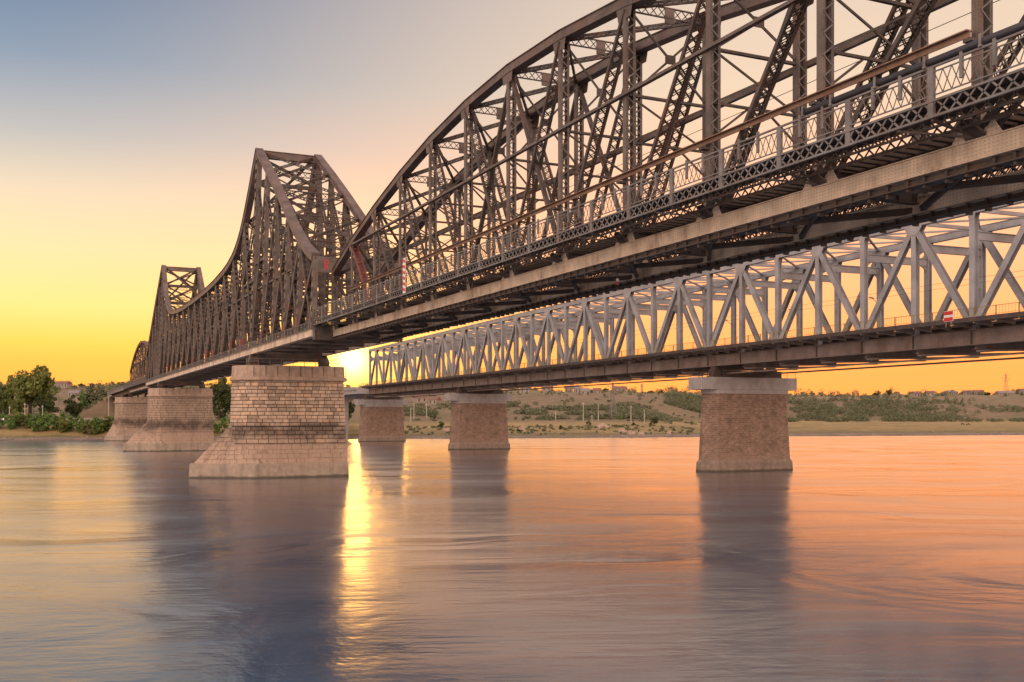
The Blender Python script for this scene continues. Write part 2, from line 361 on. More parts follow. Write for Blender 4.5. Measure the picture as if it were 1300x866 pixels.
# ------------------------------------------------------------------ river and banks
SHORE = [(-900, 380), (0, 420), (150, 430), (300, 445), (450, 455), (650, 471), (880, 499), (1010, 520), (1300, 555), (2300, 660)]
P_L = [(-6, -1.5), (0, 0), (8, 1.2), (14, 2.5), (34, 8.0), (150, 8.6), (400, 12), (640, 43), (800, 46), (9000, 48)]
P_M = [(-6, -1.5), (0, 0), (8, 1.0), (30, 3.0), (110, 7.2), (150, 7.7), (420, 27), (600, 38), (800, 39.5), (9000, 42)]
P_R = [(-6, -1.5), (0, 0), (12, 1.1), (60, 2.0), (390, 5.4), (415, 6.2), (600, 33), (700, 36), (800, 36.5), (9000, 40)]
def rnd2(ix, iy):
    n = math.sin(ix * 127.1 + iy * 311.7) * 43758.5453; return n - math.floor(n)
def vnoise(x, y):
    ix, iy = math.floor(x), math.floor(y); fx, fy = x - ix, y - iy; fx = fx * fx * (3 - 2 * fx); fy = fy * fy * (3 - 2 * fy)
    a = rnd2(ix, iy) * (1 - fx) + rnd2(ix + 1, iy) * fx; b = rnd2(ix, iy + 1) * (1 - fx) + rnd2(ix + 1, iy + 1) * fx
    return a * (1 - fy) + b * fy
def bank(px, d):
    t = d - interp(SHORE, px) - (vnoise(px * .05, 3.3) - .5) * 5
    l, m, r = interp(P_L, t), interp(P_M, t), interp(P_R, t)
    a = min(1, max(0, (px - 300) / 150)); b = min(1, max(0, (px - 780) / 180)); a = a * a * (3 - 2 * a); b = b * b * (3 - 2 * b)
    z = (l * (1 - a) + m * a) * (1 - b) + r * b
    k = min(1, max(0, (t - 4) / 60)); x, y = at(px, d)
    k2 = min(1, max(0, (t - 180 - 230 * b) / 200))
    return z + k * (vnoise(x * .05, y * .05) - .5) * 1.0 + k2 * ((vnoise(x * .012, y * .012) - .5) * 8 + (vnoise(x * .03 + 9, y * .03) - .5) * 4)
def ground_hit(px, py):
    """distance at which the sight line through a photo pixel meets the bank"""
    d = interp(SHORE, px) - 3; best = None
    while d < 2500:
        if CAM.z - (py - PHY) / F * d <= bank(px, d): return d
        d += 1.5
    return 1150.0
mb = MB(); pxs = [-900 + i * 12.5 for i in range(257)]
ts = [-6, -2, 0, 2, 5, 8, 11, 14, 18, 23, 28, 34, 42, 52, 64, 78, 94, 110, 130, 150, 175, 200, 225, 250, 275, 300, 325, 350, 375, 400, 420, 440, 465, 490, 520, 550, 580, 610, 640, 680, 740, 820, 950, 1200, 1700, 3000, 6000, 9000]
vs = []; fs = []
for px in pxs:
    s0 = interp(SHORE, px)
    for t_ in ts:
        d = s0 + t_; x, y = at(px, d); vs.append((x, y, bank(px, d)))
nt_ = len(ts)
for i in range(len(pxs) - 1):
    for j in range(nt_ - 1):
        a = i * nt_ + j; fs.append((a, a + nt_, a + nt_ + 1, a + 1))
mb.add(vs, fs); tag(mb.build('river_bank', 'ground', smooth=True), kind='structure')
mb = MB(); mb.add([(-9000, -9000, 0), (9000, -9000, 0), (9000, 9000, 0), (-9000, 9000, 0)], [(0, 1, 2, 3)])
tag(mb.build('river', 'water'), kind='structure')
# earth ramp that carries the railway on from the old bridge
mb = MB(); rings = []
for (y, top, hw) in ((372, 9.0, 2.0), (384, 14, 5), (398, 20.4, 6.5), (460, 20.6, 6.5), (700, 21, 6.5), (1100, 40, 6.5)):
    b_ = 7.0 if y < 700 else 20; sl_ = (top - b_) * 1.45
    rings.append([(-hw - sl_, y, b_), (-hw, y, top), (hw, y, top), (hw + sl_, y, b_)])
mb.loft(rings); tag(mb.build('railway_embankment', 'ground'), kind='structure')

# ------------------------------------------------------------------ stone piers of the old bridge
def pier_outline(g, z, n=14):
    """plan outline at height z, grown by g: square downstream end, round upstream end; goes round counter-clockwise"""
    k = z / 17.0; hy = 5.0 - .75 * k + g; xr = 8.5 - .5 * k + g; xl = -4.6; rx = (5.0 - .6 * k) + g
    pts = [(xr, -hy), (xr, hy), (xl, hy)]
    for i in range(1, n): 
        a = math.pi / 2 + math.pi * i / n; pts.append((xl + rx * math.cos(a), hy * math.sin(a)))
    pts.append((xl, -hy)); return pts
def ring(y0, g, z): return [(x, y0 + y, z) for x, y in pier_outline(g, z)]
_unit = []
for k in range(4):                                            # four hewn block shapes, shared by all stones
    r = random.Random(k); b = .12; j = lambda: r.uniform(-.03, .03)
    vs = [(-.5, 0, -.5), (.5, 0, -.5), (.5, 0, .5), (-.5, 0, .5)] + [(-.5, -.6, -.5), (.5, -.6, -.5), (.5, -.6, .5), (-.5, -.6, .5)] \
         + [(sx * (.5 - b * .45) + j(), -1 + j() * 4, sz * (.5 - b) + j()) for sx, sz in ((-1, -1), (1, -1), (1, 1), (-1, 1))]
    fs = [(0, 1, 5, 4), (1, 2, 6, 5), (2, 3, 7, 6), (3, 0, 4, 7), (4, 5, 9, 8), (5, 6, 10, 9), (6, 7, 11, 10), (7, 4, 8, 11), (8, 9, 10, 11)]
    me = bpy.data.meshes.new('stone_block'); me.from_pydata(vs, [], fs); me.update(); me.materials.append(M['stone']); _unit.append(me)
def courses(y0, z0, z1, hrow, lmean, emit, seed):
    r = random.Random(seed); z = z0; n = 0
    while z < z1 - .2:
        h = min(hrow * r.uniform(.88, 1.12), z1 - z); zc = z + h / 2
        out = pier_outline(0, zc); k0 = len(out) - 9; path = [V((x, y)) for x, y in out[k0:]] + [V(out[0])]
        # walk along the visible face from the round end to the downstream corner
        cum = [0]
        for a, b in zip(path, path[1:]): cum.append(cum[-1] + (b - a).length)
        def pt(s):
            for i in range(len(path) - 1):
                if s <= cum[i + 1] or i == len(path) - 2:
                    f = (s - cum[i]) / (cum[i + 1] - cum[i]); return path[i].lerp(path[i + 1], f)
        s = 0.0; first = True
        while s < cum[-1] - .15:
            L = lmean * r.uniform(.65, 1.45) * (.55 if first and n % 2 else 1); first = False
            if cum[-1] - (s + L) < lmean * .45: L = cum[-1] - s
            a, b = pt(s), pt(min(s + L, cum[-1])); m = (a + b) / 2; d = b - a
            emit(V((m.x, y0 + m.y, zc)), math.atan2(d.y, d.x), max(.1, d.length - .085), h - .085, r); s += L; n += 1
        z += h
def stone_pier(y0, label, detail, xl_tip=-15.2):
    t = thing('stone_pier', (0, y0, 0), label, 'bridge pier', 'stone piers of the old bridge')
    MB().loft([ring(y0, -.16, 0), ring(y0, -.16, 15.4)]).build('core', 'mortar', t)
    cp = MB().loft([ring(y0, .18, 15.4), ring(y0, .42, 15.55), ring(y0, .42, 15.95), ring(y0, .12, 16.1), ring(y0, .10, 17.85)]).build('coping', 'lowstone', t)
    jn = MB()
    for k in range(9):
        x = -6.5 + k * 1.85; jn.box((x, y0 - 4.46, 16.12), (x + .05, y0 - 4.2, 17.8))
    jn.build('coping_joints', 'mortar', cp, stuff=True)
    MB().loft([ring(y0, .0, 2.2), ring(y0, .0, 5.4), ring(y0, -.1, 5.45)]).build('washed_base', 'joint', t)
    sk = [(8.65, -5.22), (8.65, 5.22), (-6.6, 5.3), (xl_tip - .6, 0), (-6.6, -5.3)]
    MB().loft([[(x, y0 + y, -2) for x, y in sk], [(x, y0 + y, .0) for x, y in sk], [(x * .99, y0 + y * .985, 2.25) for x, y in sk], [(x * .975, y0 + y * .955, 2.36) for x, y in sk]]).build('skirt', 'skirt', t)
    lw = MB()
    def low(c, ang, L, h_, r_):
        d = V((math.cos(ang), math.sin(ang), 0)); n_ = V((d.y, -d.x, 0)); a_, b_ = c - d * (L / 2 + .015) - n_ * .05, c + d * (L / 2 + .015) - n_ * .05; u = V((0, 0, h_ / 2 + .015))
        lw.prism([a_ - u, b_ - u, b_ + u, a_ + u], n_, r_.uniform(.12, .17))
    courses(y0, 2.35, 5.42, .77, 1.7, low, int(y0) + 9)
    lw.build('base_courses', 'lowstone', t, stuff=True)
    # upstream ice breaker: a sloping ridge with two stone flanks
    tip = V((xl_tip + .2, y0, 2.3)); top = V((-8.7, y0, 9.1)); bk = V((-5.0, y0, 9.1))
    ib = MB(); ea = V((-5.6, y0 - 5.12, 2.3)); eb = V((-5.6, y0 + 5.12, 2.3))
    ib.add([tip, top, ea, eb, bk], [(2, 1, 0), (0, 1, 3), (2, 4, 1), (1, 4, 3)])
    ibo = ib.build('ice_breaker', 'mortar', t)
    for nm, mt, r0_, r1_ in (('flank_courses', 'lowstone', 0, 6), ('nosing_stones', 'stone', 6, 10)):
        cap = MB(); rr = random.Random(int(y0) + r0_)
        for sg, ee in ((-1, ea), (1, eb)):
            n_ = (top - tip).cross(ee - tip).normalized()
            if n_.y * sg < 0: n_ = -n_
            for i in range(r0_, r1_):
                f0, f1 = (i + .04) / 10, (i + .96) / 10
                p0, p1 = tip.lerp(top, f0), tip.lerp(top, f1); q0, q1 = ee.lerp(top, f0), ee.lerp(top, f1)
                W = (q0 - p0).length; s = 0.0
                while s < W - .2:
                    L = rr.uniform(.9, 1.7); e = min(1, (s + L) / W); g_ = .035 / W
                    if W - s - L < .5: e = 1
                    u0, u1 = s / W + g_, e - g_
                    cap.prism([p0.lerp(q0, u0), p0.lerp(q0, u1), p1.lerp(q1, u1), p1.lerp(q1, u0)], n_, rr.uniform(.07, .13)); s = e * W
        cap.build(nm, mt, ibo, stuff=True)
    if detail == 2:
        cnt = [0]; rest = MB()
        def emit(c, ang, L, h, r):
            cnt[0] += 1; o = bpy.data.objects.new('stone_block', r.choice(_unit)); COL.objects.link(o); o.parent = t
            o.location = (c.x, c.y - y0, c.z); o.rotation_euler = (0, 0, ang); o.scale = (L, .06 + r.uniform(0, .07), h)
        courses(y0, 8.2, 15.4, .575, 1.22, emit, 3); courses(y0, 5.5, 8.2, .66, 1.4, emit, 5)
        print('blocks', cnt[0])
    else:
        rest = MB()
        def emit(c, ang, L, h, r):
            d = V((math.cos(ang), math.sin(ang), 0)); n_ = V((d.y, -d.x, 0)) * r.uniform(.03, .09)
            a, b = c - d * L / 2, c + d * L / 2; u = V((0, 0, h / 2))
            rest.prism([a - u, b - u, b + u, a + u], n_, n_.length)
        courses(y0, 5.5, 15.4, .66, 1.45, emit, int(y0))
        rest.build('stone_courses', 'stone', t, stuff=True)
    return t
stone_pier(0, 'nearest stone block pier with pointed ice breaker under the tall tower of the old bridge', 2)
stone_pier(140, 'middle stone pier with pale skirt under the second tower of the old bridge', 1)
stone_pier(280, 'farthest stone pier of the old bridge, half hidden at the left bank', 1, -12.5)

# ------------------------------------------------------------------ old bridge: shared pieces
ZB = 20.2                                                     # centre of the bottom chords
def walkway(parent, y0, y1, sx, zmesh=True, post=4.475, detail=True):
    """footway hung outside the truss on side sx (-1 left, +1 right)"""
    xo, xi = sx * 5.8, sx * 3.75
    MB().box((min(xo, xi) + .05, y0, 21.78), (max(xo, xi) - .05, y1, 21.86)).build('footway_deck', 'dark', parent)
    for nm, x, z0, ht, mt in (('outer_lattice_girder', xo, 21.2, .6, 'walk'), ('inner_lattice_girder', sx * 4.9, 21.1, .6, 'steel'), ('inner_lattice_girder', sx * 4.1, 21.0, .6, 'steel')):
        g = MB().bar((x, y0, z0), (x, y1, z0), .12, .09).bar((x, y0, z0 + ht), (x, y1, z0 + ht), .14, .09).build(nm, mt, parent)
        MB().lattice((x, y0, z0), (x, y1, z0), ht, .62, .075, .03).build('lattice_bars', mt, g, stuff=True)
    rl = MB().bar((xo, y0, 23.12), (xo, y1, 23.12), .09, .08).bar((xo, y0, 22.92), (xo, y1, 22.92), .05, .05).bar((xo, y0, 22.02), (xo, y1, 22.02), .05, .05).build('handrail', 'walk', parent)
    MB().lattice((xo, y0, 22.02), (xo, y1, 22.02), .9, .42, .035, .02).build('railing_mesh', 'steel_lt', rl, stuff=True)
    n = round((y1 - y0) / post); pitch = (y1 - y0) / n
    for i in range(n + 1):
        y = y0 + i * pitch
        MB().box((xo - sx * .02 - .07, y - .14, 21.15), (xo - sx * .02 + .07, y + .14, 23.16)).build('railing_post', 'walk', parent)
        if i < n and detail:
            for f in (.35, .68):
                yy = y + pitch * f; MB().box((xo - .05, yy - .07, 22.3), (xo + .05, yy + .07, 23.3)).build('railing_stub', 'walk', parent)
def floor_system(parent, ys, hw, y0, y1, lat=True):
    for y in ys:
        fb = MB(); fb.box((-hw, y - .03, 20.3), (hw, y + .03, 21.35)); fb.box((-hw, y - .2, 20.25), (hw, y + .2, 20.31)); fb.box((-hw, y - .2, 21.35), (hw, y + .2, 21.41))
        for k in range(6):
            x = -hw + (k + .5) * 2 * hw / 6; fb.box((x - .03, y - .15, 20.31), (x + .03, y + .15, 21.35))
        fb.build('floor_beam', 'dark', parent)
    for x in (-.9, .9):
        MB().box((x - .03, y0, 20.75), (x + .03, y1, 21.5)).box((x - .16, y0, 20.7), (x + .16, y1, 20.75)).box((x - .16, y0, 21.5), (x + .16, y1, 21.54)).build('stringer', 'dark', parent)
        MB().box((x * .8 - .04, y0, 21.74), (x * .8 + .04, y1, 21.9)).build('rail', 'rail_brown', parent)
    sl_ = MB(); n = int((y1 - y0) / .7)
    for i in range(n): y = y0 + (i + .5) * (y1 - y0) / n; sl_.box((-2.2, y - .13, 21.54), (2.2, y + .13, 21.74))
    sl_.build('sleepers', 'timber', parent, stuff=True)
    if lat:
        for a, b in zip(ys, ys[1:]):
            for s in (-1, 1):
                laced(parent, 'bottom_lateral', (-s * hw, a, 20.0), (s * hw, b, 20.0), (0, 0, 1), .3, .16, 'dark', 'dark', .45, 'Z', .03)

# ------------------------------------------------------------------ suspended (bow-topped) spans
TOPZ = [(0, 27.9), (1, 30.6), (2, 32.8), (3, 34.6), (4, 36.0), (5, 36.9), (6, 37.25)]
def suspended(name, label, y_start, direction, n, panel, near):
    """n panels running from y_start in +-Y; panel 0 hangs from the cantilever arm"""
    ys = [y_start + direction * panel * k for k in range(n + 1)]; half = n / 2
    zt = [interp(TOPZ, min(k, n - k) * 6 / half) for k in range(n + 1)]
    y0, y1 = min(ys), max(ys); H = 3.05
    t = thing(name, (0, (y0 + y1) / 2, 19.8), label, 'truss span', 'old bridge trusses')
    pit = .55 if near else 1.0
    for sx in (-1, 1):
        x = sx * H
        tc_ = MB().sweep([(x, ys[k], zt[k]) for k in range(n + 1)], .66, .62)
        tc_.sweep([(x, ys[k], zt[k] + .34) for k in range(n + 1)], .86, .05); tc_.sweep([(x, ys[k], zt[k] - .33) for k in range(n + 1)], .80, .05)
        tc_.build('top_chord', 'topchord', t)
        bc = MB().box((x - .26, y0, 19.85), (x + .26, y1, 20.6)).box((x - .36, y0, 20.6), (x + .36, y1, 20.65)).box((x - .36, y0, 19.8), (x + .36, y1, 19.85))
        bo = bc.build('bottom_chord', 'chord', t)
        sp = MB()
        for k in range(n):
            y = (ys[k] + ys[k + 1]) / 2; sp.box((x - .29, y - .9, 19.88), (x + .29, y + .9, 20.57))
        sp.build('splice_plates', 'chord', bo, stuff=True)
        gr = MB().box((x - .30, y0, 19.42), (x + .30, y1, 19.48)).box((x - .05, y0, 19.48), (x + .05, y1, 19.74)).build('gantry_rail', 'dark', t)
        hg = MB()
        for i in range(int((y1 - y0) / 1.1)):
            y = y0 + .5 + i * 1.1 + .3 * rnd2(i, 7); e = .12 * rnd2(i, 3); hg.box((x - .18, y - .06, 19.34 - e), (x + .18, y + .06, 19.79))
        hg.build('rail_hangers', 'dark', gr, stuff=True)
        for k in range(n + 1):
            y = ys[k]
            laced(t, 'vertical_post', (x, y, 20.6), (x, y, zt[k] - .3), (1, 0, 0), .64, .44 if near else .55, 'steel_lt', 'walk' if near else 'steel', pit * .95, 'Z')
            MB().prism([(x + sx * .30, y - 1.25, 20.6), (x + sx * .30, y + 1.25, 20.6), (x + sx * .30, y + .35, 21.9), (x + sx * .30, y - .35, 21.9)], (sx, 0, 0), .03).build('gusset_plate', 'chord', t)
            MB().prism([(x + sx * .335, y - .75, zt[k] - 1.15), (x + sx * .335, y + .75, zt[k] - 1.15), (x + sx * .335, y + 1.0, zt[k] - .25), (x + sx * .335, y - 1.0, zt[k] - .25)], (sx, 0, 0), .02).build('gusset_plate', 'topchord', t)
        for k in range(n):                                        # Pratt diagonals fall towards midspan
            a, b = (k, k + 1) if k < half else (k + 1, k)
            mt = 'primer' if (near and sx < 0 and k == 1) else 'steel'
            laced(t, 'diagonal', (x, ys[a], zt[a] - .5), (x, ys[b], 20.8), (1, 0, 0), .80, .22, mt, mt, pit * 1.1, 'X', .07, .06)
            if abs(k + .5 - half) < 1.1:
                laced(t, 'counter_diagonal', (x, ys[b], zt[b] - .5), (x, ys[a], 20.8), (1, 0, 0), .3, .2, 'steel', 'steel', pit, 'Z')
        # longitudinal stays at mid height, and the lower rail bolted outside the posts
        MB().box((x + sx * .28, min(ys[1], ys[-2]), 29.95), (x + sx * .58, max(ys[1], ys[-2]), 30.02)).box((x + sx * .28, min(ys[1], ys[-2]), 30.02), (x + sx * .34, max(ys[1], ys[-2]), 30.28)).build('longitudinal_stay', 'steel_lt', t)
        MB().box((x + sx * .62, min(ys[1], ys[-2]), 24.64), (x + sx * .68, max(ys[1], ys[-2]), 24.87)).box((x + sx * .50, min(ys[1], ys[-2]), 24.87), (x + sx * .86, max(ys[1], ys[-2]), 24.92)).build('guard_rail', 'rail_brown', t)
        for k in range(1, n):
            MB().box((x + sx * .27, ys[k] - .2, 24.42), (x + sx * .84, ys[k] + .2, 24.54)).build('rail_bracket', 'steel', t)
            MB().prism([(x + sx * .36, ys[k] - .06, 20.66), (x + sx * 2.7, ys[k] - .06, 21.18), (x + sx * 2.7, ys[k] - .06, 21.05), (x + sx * .36, ys[k] - .06, 20.67)], (0, 1, 0), .12).prism([(x + sx * .37, ys[k] - .5, 20.66), (x + sx * .37, ys[k] + .5, 20.66), (x + sx * .95, ys[k] + .25, 21.2), (x + sx * .95, ys[k] - .25, 21.2)], (0, 0, 1), .12).build('footway_bracket', 'steel', t)
            MB().bar((x + sx * .4, ys[k] + .2, 20.75), (x + sx * 2.7, ys[k] + 1.8, 21.12), .10, .08).build('bracket_stay', 'steel_lt', t)
        walkway(t, y0, y1, sx, detail=near)
    for k in range(n + 1):                                        # cross frames
        y, z = ys[k], zt[k]
        for dz in (0,):
            ts_ = MB().bar((-H, y, z + .1), (H, y, z + .1), .12, .08, (0, 1, 0)).bar((-H, y, z - .55), (H, y, z - .55), .12, .08, (0, 1, 0)); o = ts_.build('top_strut', 'steel', t)
            MB().lattice((-H + .3, y, z - .55), (H - .3, y, z - .55), .65, .62, .06, .03).build('lattice_bars', 'steel', o, stuff=True)
            MB().box((-.35, y - .05, z - .9), (.35, y + .05, z + .05)).build('strut_gusset', 'topchord', t)
        if z > 31.5:
            MB().bar((-H, y, 30.1), (H, y, 30.1), .22, .16).build('middle_strut', 'steel', t)
            zc = (z + 29.5) / 2
            for s in (-1, 1):
                MB().bar((s * (H - .2), y + .05 * s, z - .7), (-s * (H - .2), y + .05 * s, 30.2), .09, .14, (0, 1, 0)).build('sway_brace', 'steel', t)
                MB().bar((-s * (H - .2), y + .05 * s, 30.0), (s * (H - .2), y + .05 * s, 27.2), .08, .12, (0, 1, 0)).build('lower_sway_brace', 'steel', t)
                MB().bar((s * .6, y, 27.1), (s * (H - .2), y, 25.4), .08, .12, (0, 1, 0)).build('knee_brace', 'steel', t)
            MB().bar((-H, y, 27.1), (H, y, 27.1), .16, .14).build('lower_strut', 'steel', t)
            MB().prism([(-.4, y - .1, zc - .3), (.4, y - .1, zc - .3), (.4, y - .1, zc + .3), (-.4, y - .1, zc + .3)], (0, 1, 0), .02).build('sway_gusset', 'steel', t)
    for k in range(n):
        for s in (-1, 1):
            laced(t, 'top_lateral', (-s * (H - .3), ys[k], zt[k] - .2), (s * (H - .3), ys[k + 1], zt[k + 1] - .2), (0, 0, 1), .34, .14, 'steel', 'steel', .5, 'Z', .03)
    floor_system(t, ys, H, y0, y1)
    MB().tube((.5, y0, 27.6), (.5, y1, 27.6), .02, n=5).build('contact_wire', 'dark', t)
    return t, ys
near_span, nys = suspended('suspended_truss_span', 'nearest bow-topped truss span of the old rail bridge with lattice railed footway', -40.0, -1, 12, 8.95, True)
suspended('suspended_truss_span', 'farthest bow-topped truss span seen end-on beyond the second tower', 180.0, 1, 10, 10.0, False)
# big pipe carried on the footway rail at the near end
pp = thing('utility_pipe', (-5.75, -130, 23.3), 'black wrapped pipe lying along the footway rail at upper right', 'pipe')
MB().tube((-5.72, -147, 23.36), (-5.72, -131, 23.36), .16, n=12).build('pipe_run', 'pipe', pp, smooth=True)
for y in (-146, -143.4, -140.8, -138.2, -135.6, -133, -131.2):
    MB().box((-5.95, y - .06, 23.14), (-5.5, y + .06, 23.22)).box((-5.93, y - .05, 23.22), (-5.89, y + .05, 23.62)).build('pipe_clip', 'walk', pp)

# ------------------------------------------------------------------ cantilever truss with its two towers
PROF = [(-40, 29.8), (-36, 31.3), (-32, 33.3), (-28, 35.6), (-24, 38.2), (-16, 43.2), (-8, 48.0), (0, 52.6)]
PROF2 = [(0, 52.6), (2.5, 50.1), (5, 47.5), (7.5, 45.2), (10, 43.0), (12.5, 41.2), (15, 39.9), (17.5, 38.9), (20, 38.2), (25, 37.3), (30, 36.8), (40, 36.2), (50, 35.9), (70, 35.7)]
def ztop(y):
    y = 140 - y if y > 70 else y
    return interp(PROF, y) if y < 0 else interp(PROF2, y)
def hwid(z): return 5.8 - (z - 20.2) * 1.0 / 32.6
cant = thing('cantilever_truss_span', (0, 70, 19.8), 'cantilever truss of the old bridge with two tall steel towers', 'truss span', 'old bridge trusses')
ysn = [-40, -32, -24, -16, -8] + [10 * i for i in range(15)] + [148, 156, 164, 172, 180]
fine = [-40 + 2 * i for i in range(20)] + [2.5 * i for i in range(57)] + [142 + 2 * i for i in range(20)]
for sx in (-1, 1):
    P = lambda y, z: V((sx * hwid(z), y, z))
    for nm, seg in (('top_chord', [y for y in fine if y <= 0]), ('top_chord', [y for y in fine if 0 <= y <= 140]), ('top_chord', [y for y in fine if y >= 140])):
        pts = [P(y, ztop(y)) for y in seg]
        MB().sweep(pts, 1.0, .95).sweep([p + V((0, 0, .55)) for p in pts], 1.22, .07).build(nm, 'topchord', cant)
    x = sx * 5.8
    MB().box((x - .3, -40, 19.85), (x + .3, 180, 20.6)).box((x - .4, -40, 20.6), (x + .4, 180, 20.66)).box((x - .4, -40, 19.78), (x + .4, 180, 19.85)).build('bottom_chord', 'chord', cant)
    for y in ysn:
        tower = y in (0, 140); zt_ = ztop(y)
        laced(cant, 'tower_post' if tower else 'vertical_post', P(y, 20.6), P(y, zt_ - .3), (0, 1, 0), 1.3 if tower else .8, .8 if tower else .6, 'steel_lt', 'steel_lt', 1.5 if tower else 1.3, 'B')
    if sx < 0:
        for y in (-32, -24, -8, 10, 20, 40, 50, 70, 90, 110, 130):
            MB().box((x - .36, y - .46, 20.68), (x + .36, y + .46, 22.4 + (y % 3) * .5)).build('primer_patch', 'primer', cant)
    for a, b in zip(ysn, ysn[1:]):
        up, dn = (a, b) if ztop(a) <= ztop(b) else (b, a)
        laced(cant, 'diagonal', P(up, ztop(up) - .4), P(dn, 20.7), (1, 0, 0), .62, .62, 'steel', 'steel', 1.1, 'B')
        if ztop(a) < 46 and ztop(b) < 46:
            laced(cant, 'counter_diagonal', P(dn, ztop(dn) - .4), P(up, 20.7), (1, 0, 0), .5, .45, 'steel', 'steel', .9, 'X')
        else:
            zm = (20.6 + ztop(up)) / 2
            laced(cant, 'sub_diagonal', P(dn, min(ztop(dn) - 4, zm + 13)), P(up, zm), (1, 0, 0), .5, .4, 'steel', 'steel', .9, 'X')
            laced(cant, 'sub_strut', P(dn, zm), P(up, zm), (1, 0, 0), .4, .35, 'steel', 'steel', .8, 'X')
    for zs in (30.0,):
        MB().sweep([P(y, zs) + V((0, 0, 0)) for y in ysn[1:-1]], .3, .3).build('longitudinal_stay', 'steel', cant)
    # footway parapet on the cantilever part
    MB().box((sx * 6.22 - .04, -39.6, 21.6), (sx * 6.22 + .04, 180, 21.66)).box((sx * 6.22 - .04, -39.6, 20.72), (sx * 6.22 + .04, 180, 20.78)).build('parapet_rail', 'walk', cant)
    pr = MB()
    for i in range(110): y = -39.4 + i * 2.0; pr.box((sx * 6.22 - .04, y - .04, 20.66), (sx * 6.22 + .04, y + .04, 21.7))
    pr.build('parapet_posts', 'walk', cant, stuff=True)
    MB().lattice((sx * 6.22, -39.4, 20.75), (sx * 6.22, 180, 20.75), .88, .8, .04, .02).build('parapet_mesh', 'walk', cant, stuff=True)
for y in ysn:
    z = ztop(y); h = hwid(z) - .4
    if y in (0, 140):
        MB().box((-h, y - .45, z - 1.0), (h, y + .45, z + .1)).box((-h, y - .6, z + .1), (h, y + .6, z + .18)).build('portal_beam', 'topchord', cant)
        lv = [z - 1.0, 47.4, 42.6, 37.4, 32.4, 28.6]
        for a, b in zip(lv, lv[1:]):
            ha, hb = hwid(a) - .3, hwid(b) - .3
            MB().box((-hb, y - .22, b - .3), (hb, y + .22, b + .3)).build('portal_strut', 'steel', cant)
            for s in (-1, 1): laced(cant, 'portal_brace', (-s * ha, y, a), (s * hb, y, b + .3), (0, 1, 0), .5, .36, 'steel', 'steel', .6, 'X')
    else:
        o = MB().bar((-h, y, z), (h, y, z), .3, .12, (0, 1, 0)).bar((-h, y, z - .8), (h, y, z - .8), .2, .1, (0, 1, 0)).build('top_strut', 'steel', cant)
        MB().lattice((-h, y, z - .8), (h, y, z - .8), .8, .8, .08, .04).build('lattice_bars', 'steel', o, stuff=True)
        lv = [z - .8] + [q for q in (43, 37.2, 32.0, 28.2) if q < z - 2.5]
        for a, b in zip(lv, lv[1:]):
            ha, hb = hwid(a) - .3, hwid(b) - .3
            MB().bar((-hb, y, b), (hb, y, b), .26, .3, (0, 1, 0)).build('sway_strut', 'steel', cant)
            for s in (-1, 1): MB().bar((-s * ha, y + .06 * s, a), (s * hb, y + .06 * s, b), .1, .2, (0, 1, 0)).build('sway_brace', 'steel', cant)
for a, b in zip(ysn, ysn[1:]):
    za, zb = ztop(a), ztop(b)
    for s in (-1, 1):
        laced(cant, 'top_lateral', (-s * (hwid(za) - .5), a, za - .1), (s * (hwid(zb) - .5), b, zb - .1), (0, 0, 1), .4, .2, 'steel', 'steel', .6, 'X', .03)
floor_system(cant, ysn, 5.6, -40, 180)
for y in (0, 140): MB().box((-5.4, y - .5, 18.75), (5.4, y + .5, 20.24)).build('bearing_beam', 'dark', cant)
for sgn, ye in ((-1, -40), (1, 180)):                           # end frame where the suspended span hangs
    y = ye + sgn * .25
    for s in (-1, 1):
        x0, x1 = sorted((s * 5.5, s * 3.0))
        MB().box((x0, y - .06, 27.9), (x1, y + .06, 29.9)).build('end_portal_plate', 'steel_lt', cant)
        MB().box((s * 5.75 - .12, y - .2, 19.4), (s * 5.75 + .12, y + .2, 29.9)).build('end_post', 'steel_lt', cant)
        MB().box((s * 4.4 - .05, y - .15, 21.9), (s * 4.4 + .05, y + .15, 27.9)).build('end_frame_rib', 'steel', cant)
        for z in (22.8, 24.1, 25.4, 26.7): MB().box((x0, y - .1, z), (x1, y + .1, z + .12)).build('end_frame_rail', 'primer' if z < 23 else 'steel', cant)
        MB().box((x0, y - .1, 19.4), (x1, y + .1, 21.2)).build('end_frame_base', 'steel', cant)
    MB().box((-3.0, y - .06, 28.3), (3.0, y + .06, 29.9)).build('end_portal_plate', 'steel', cant)
mk = MB()                                                          # red brush mark on the end plate
for a, b in (((-4.35, 29.55), (-4.35, 28.25)), ((-4.35, 29.5), (-3.95, 29.4)), ((-3.95, 29.4), (-4.0, 29.0)), ((-4.0, 29.0), (-4.3, 28.95)), ((-4.2, 28.95), (-3.95, 28.3))):
    mk.bar((a[0], -40.33, a[1]), (b[0], -40.33, b[1]), .02, .13, (0, 1, 0))
mk.build('red_brush_mark', 'red', cant)
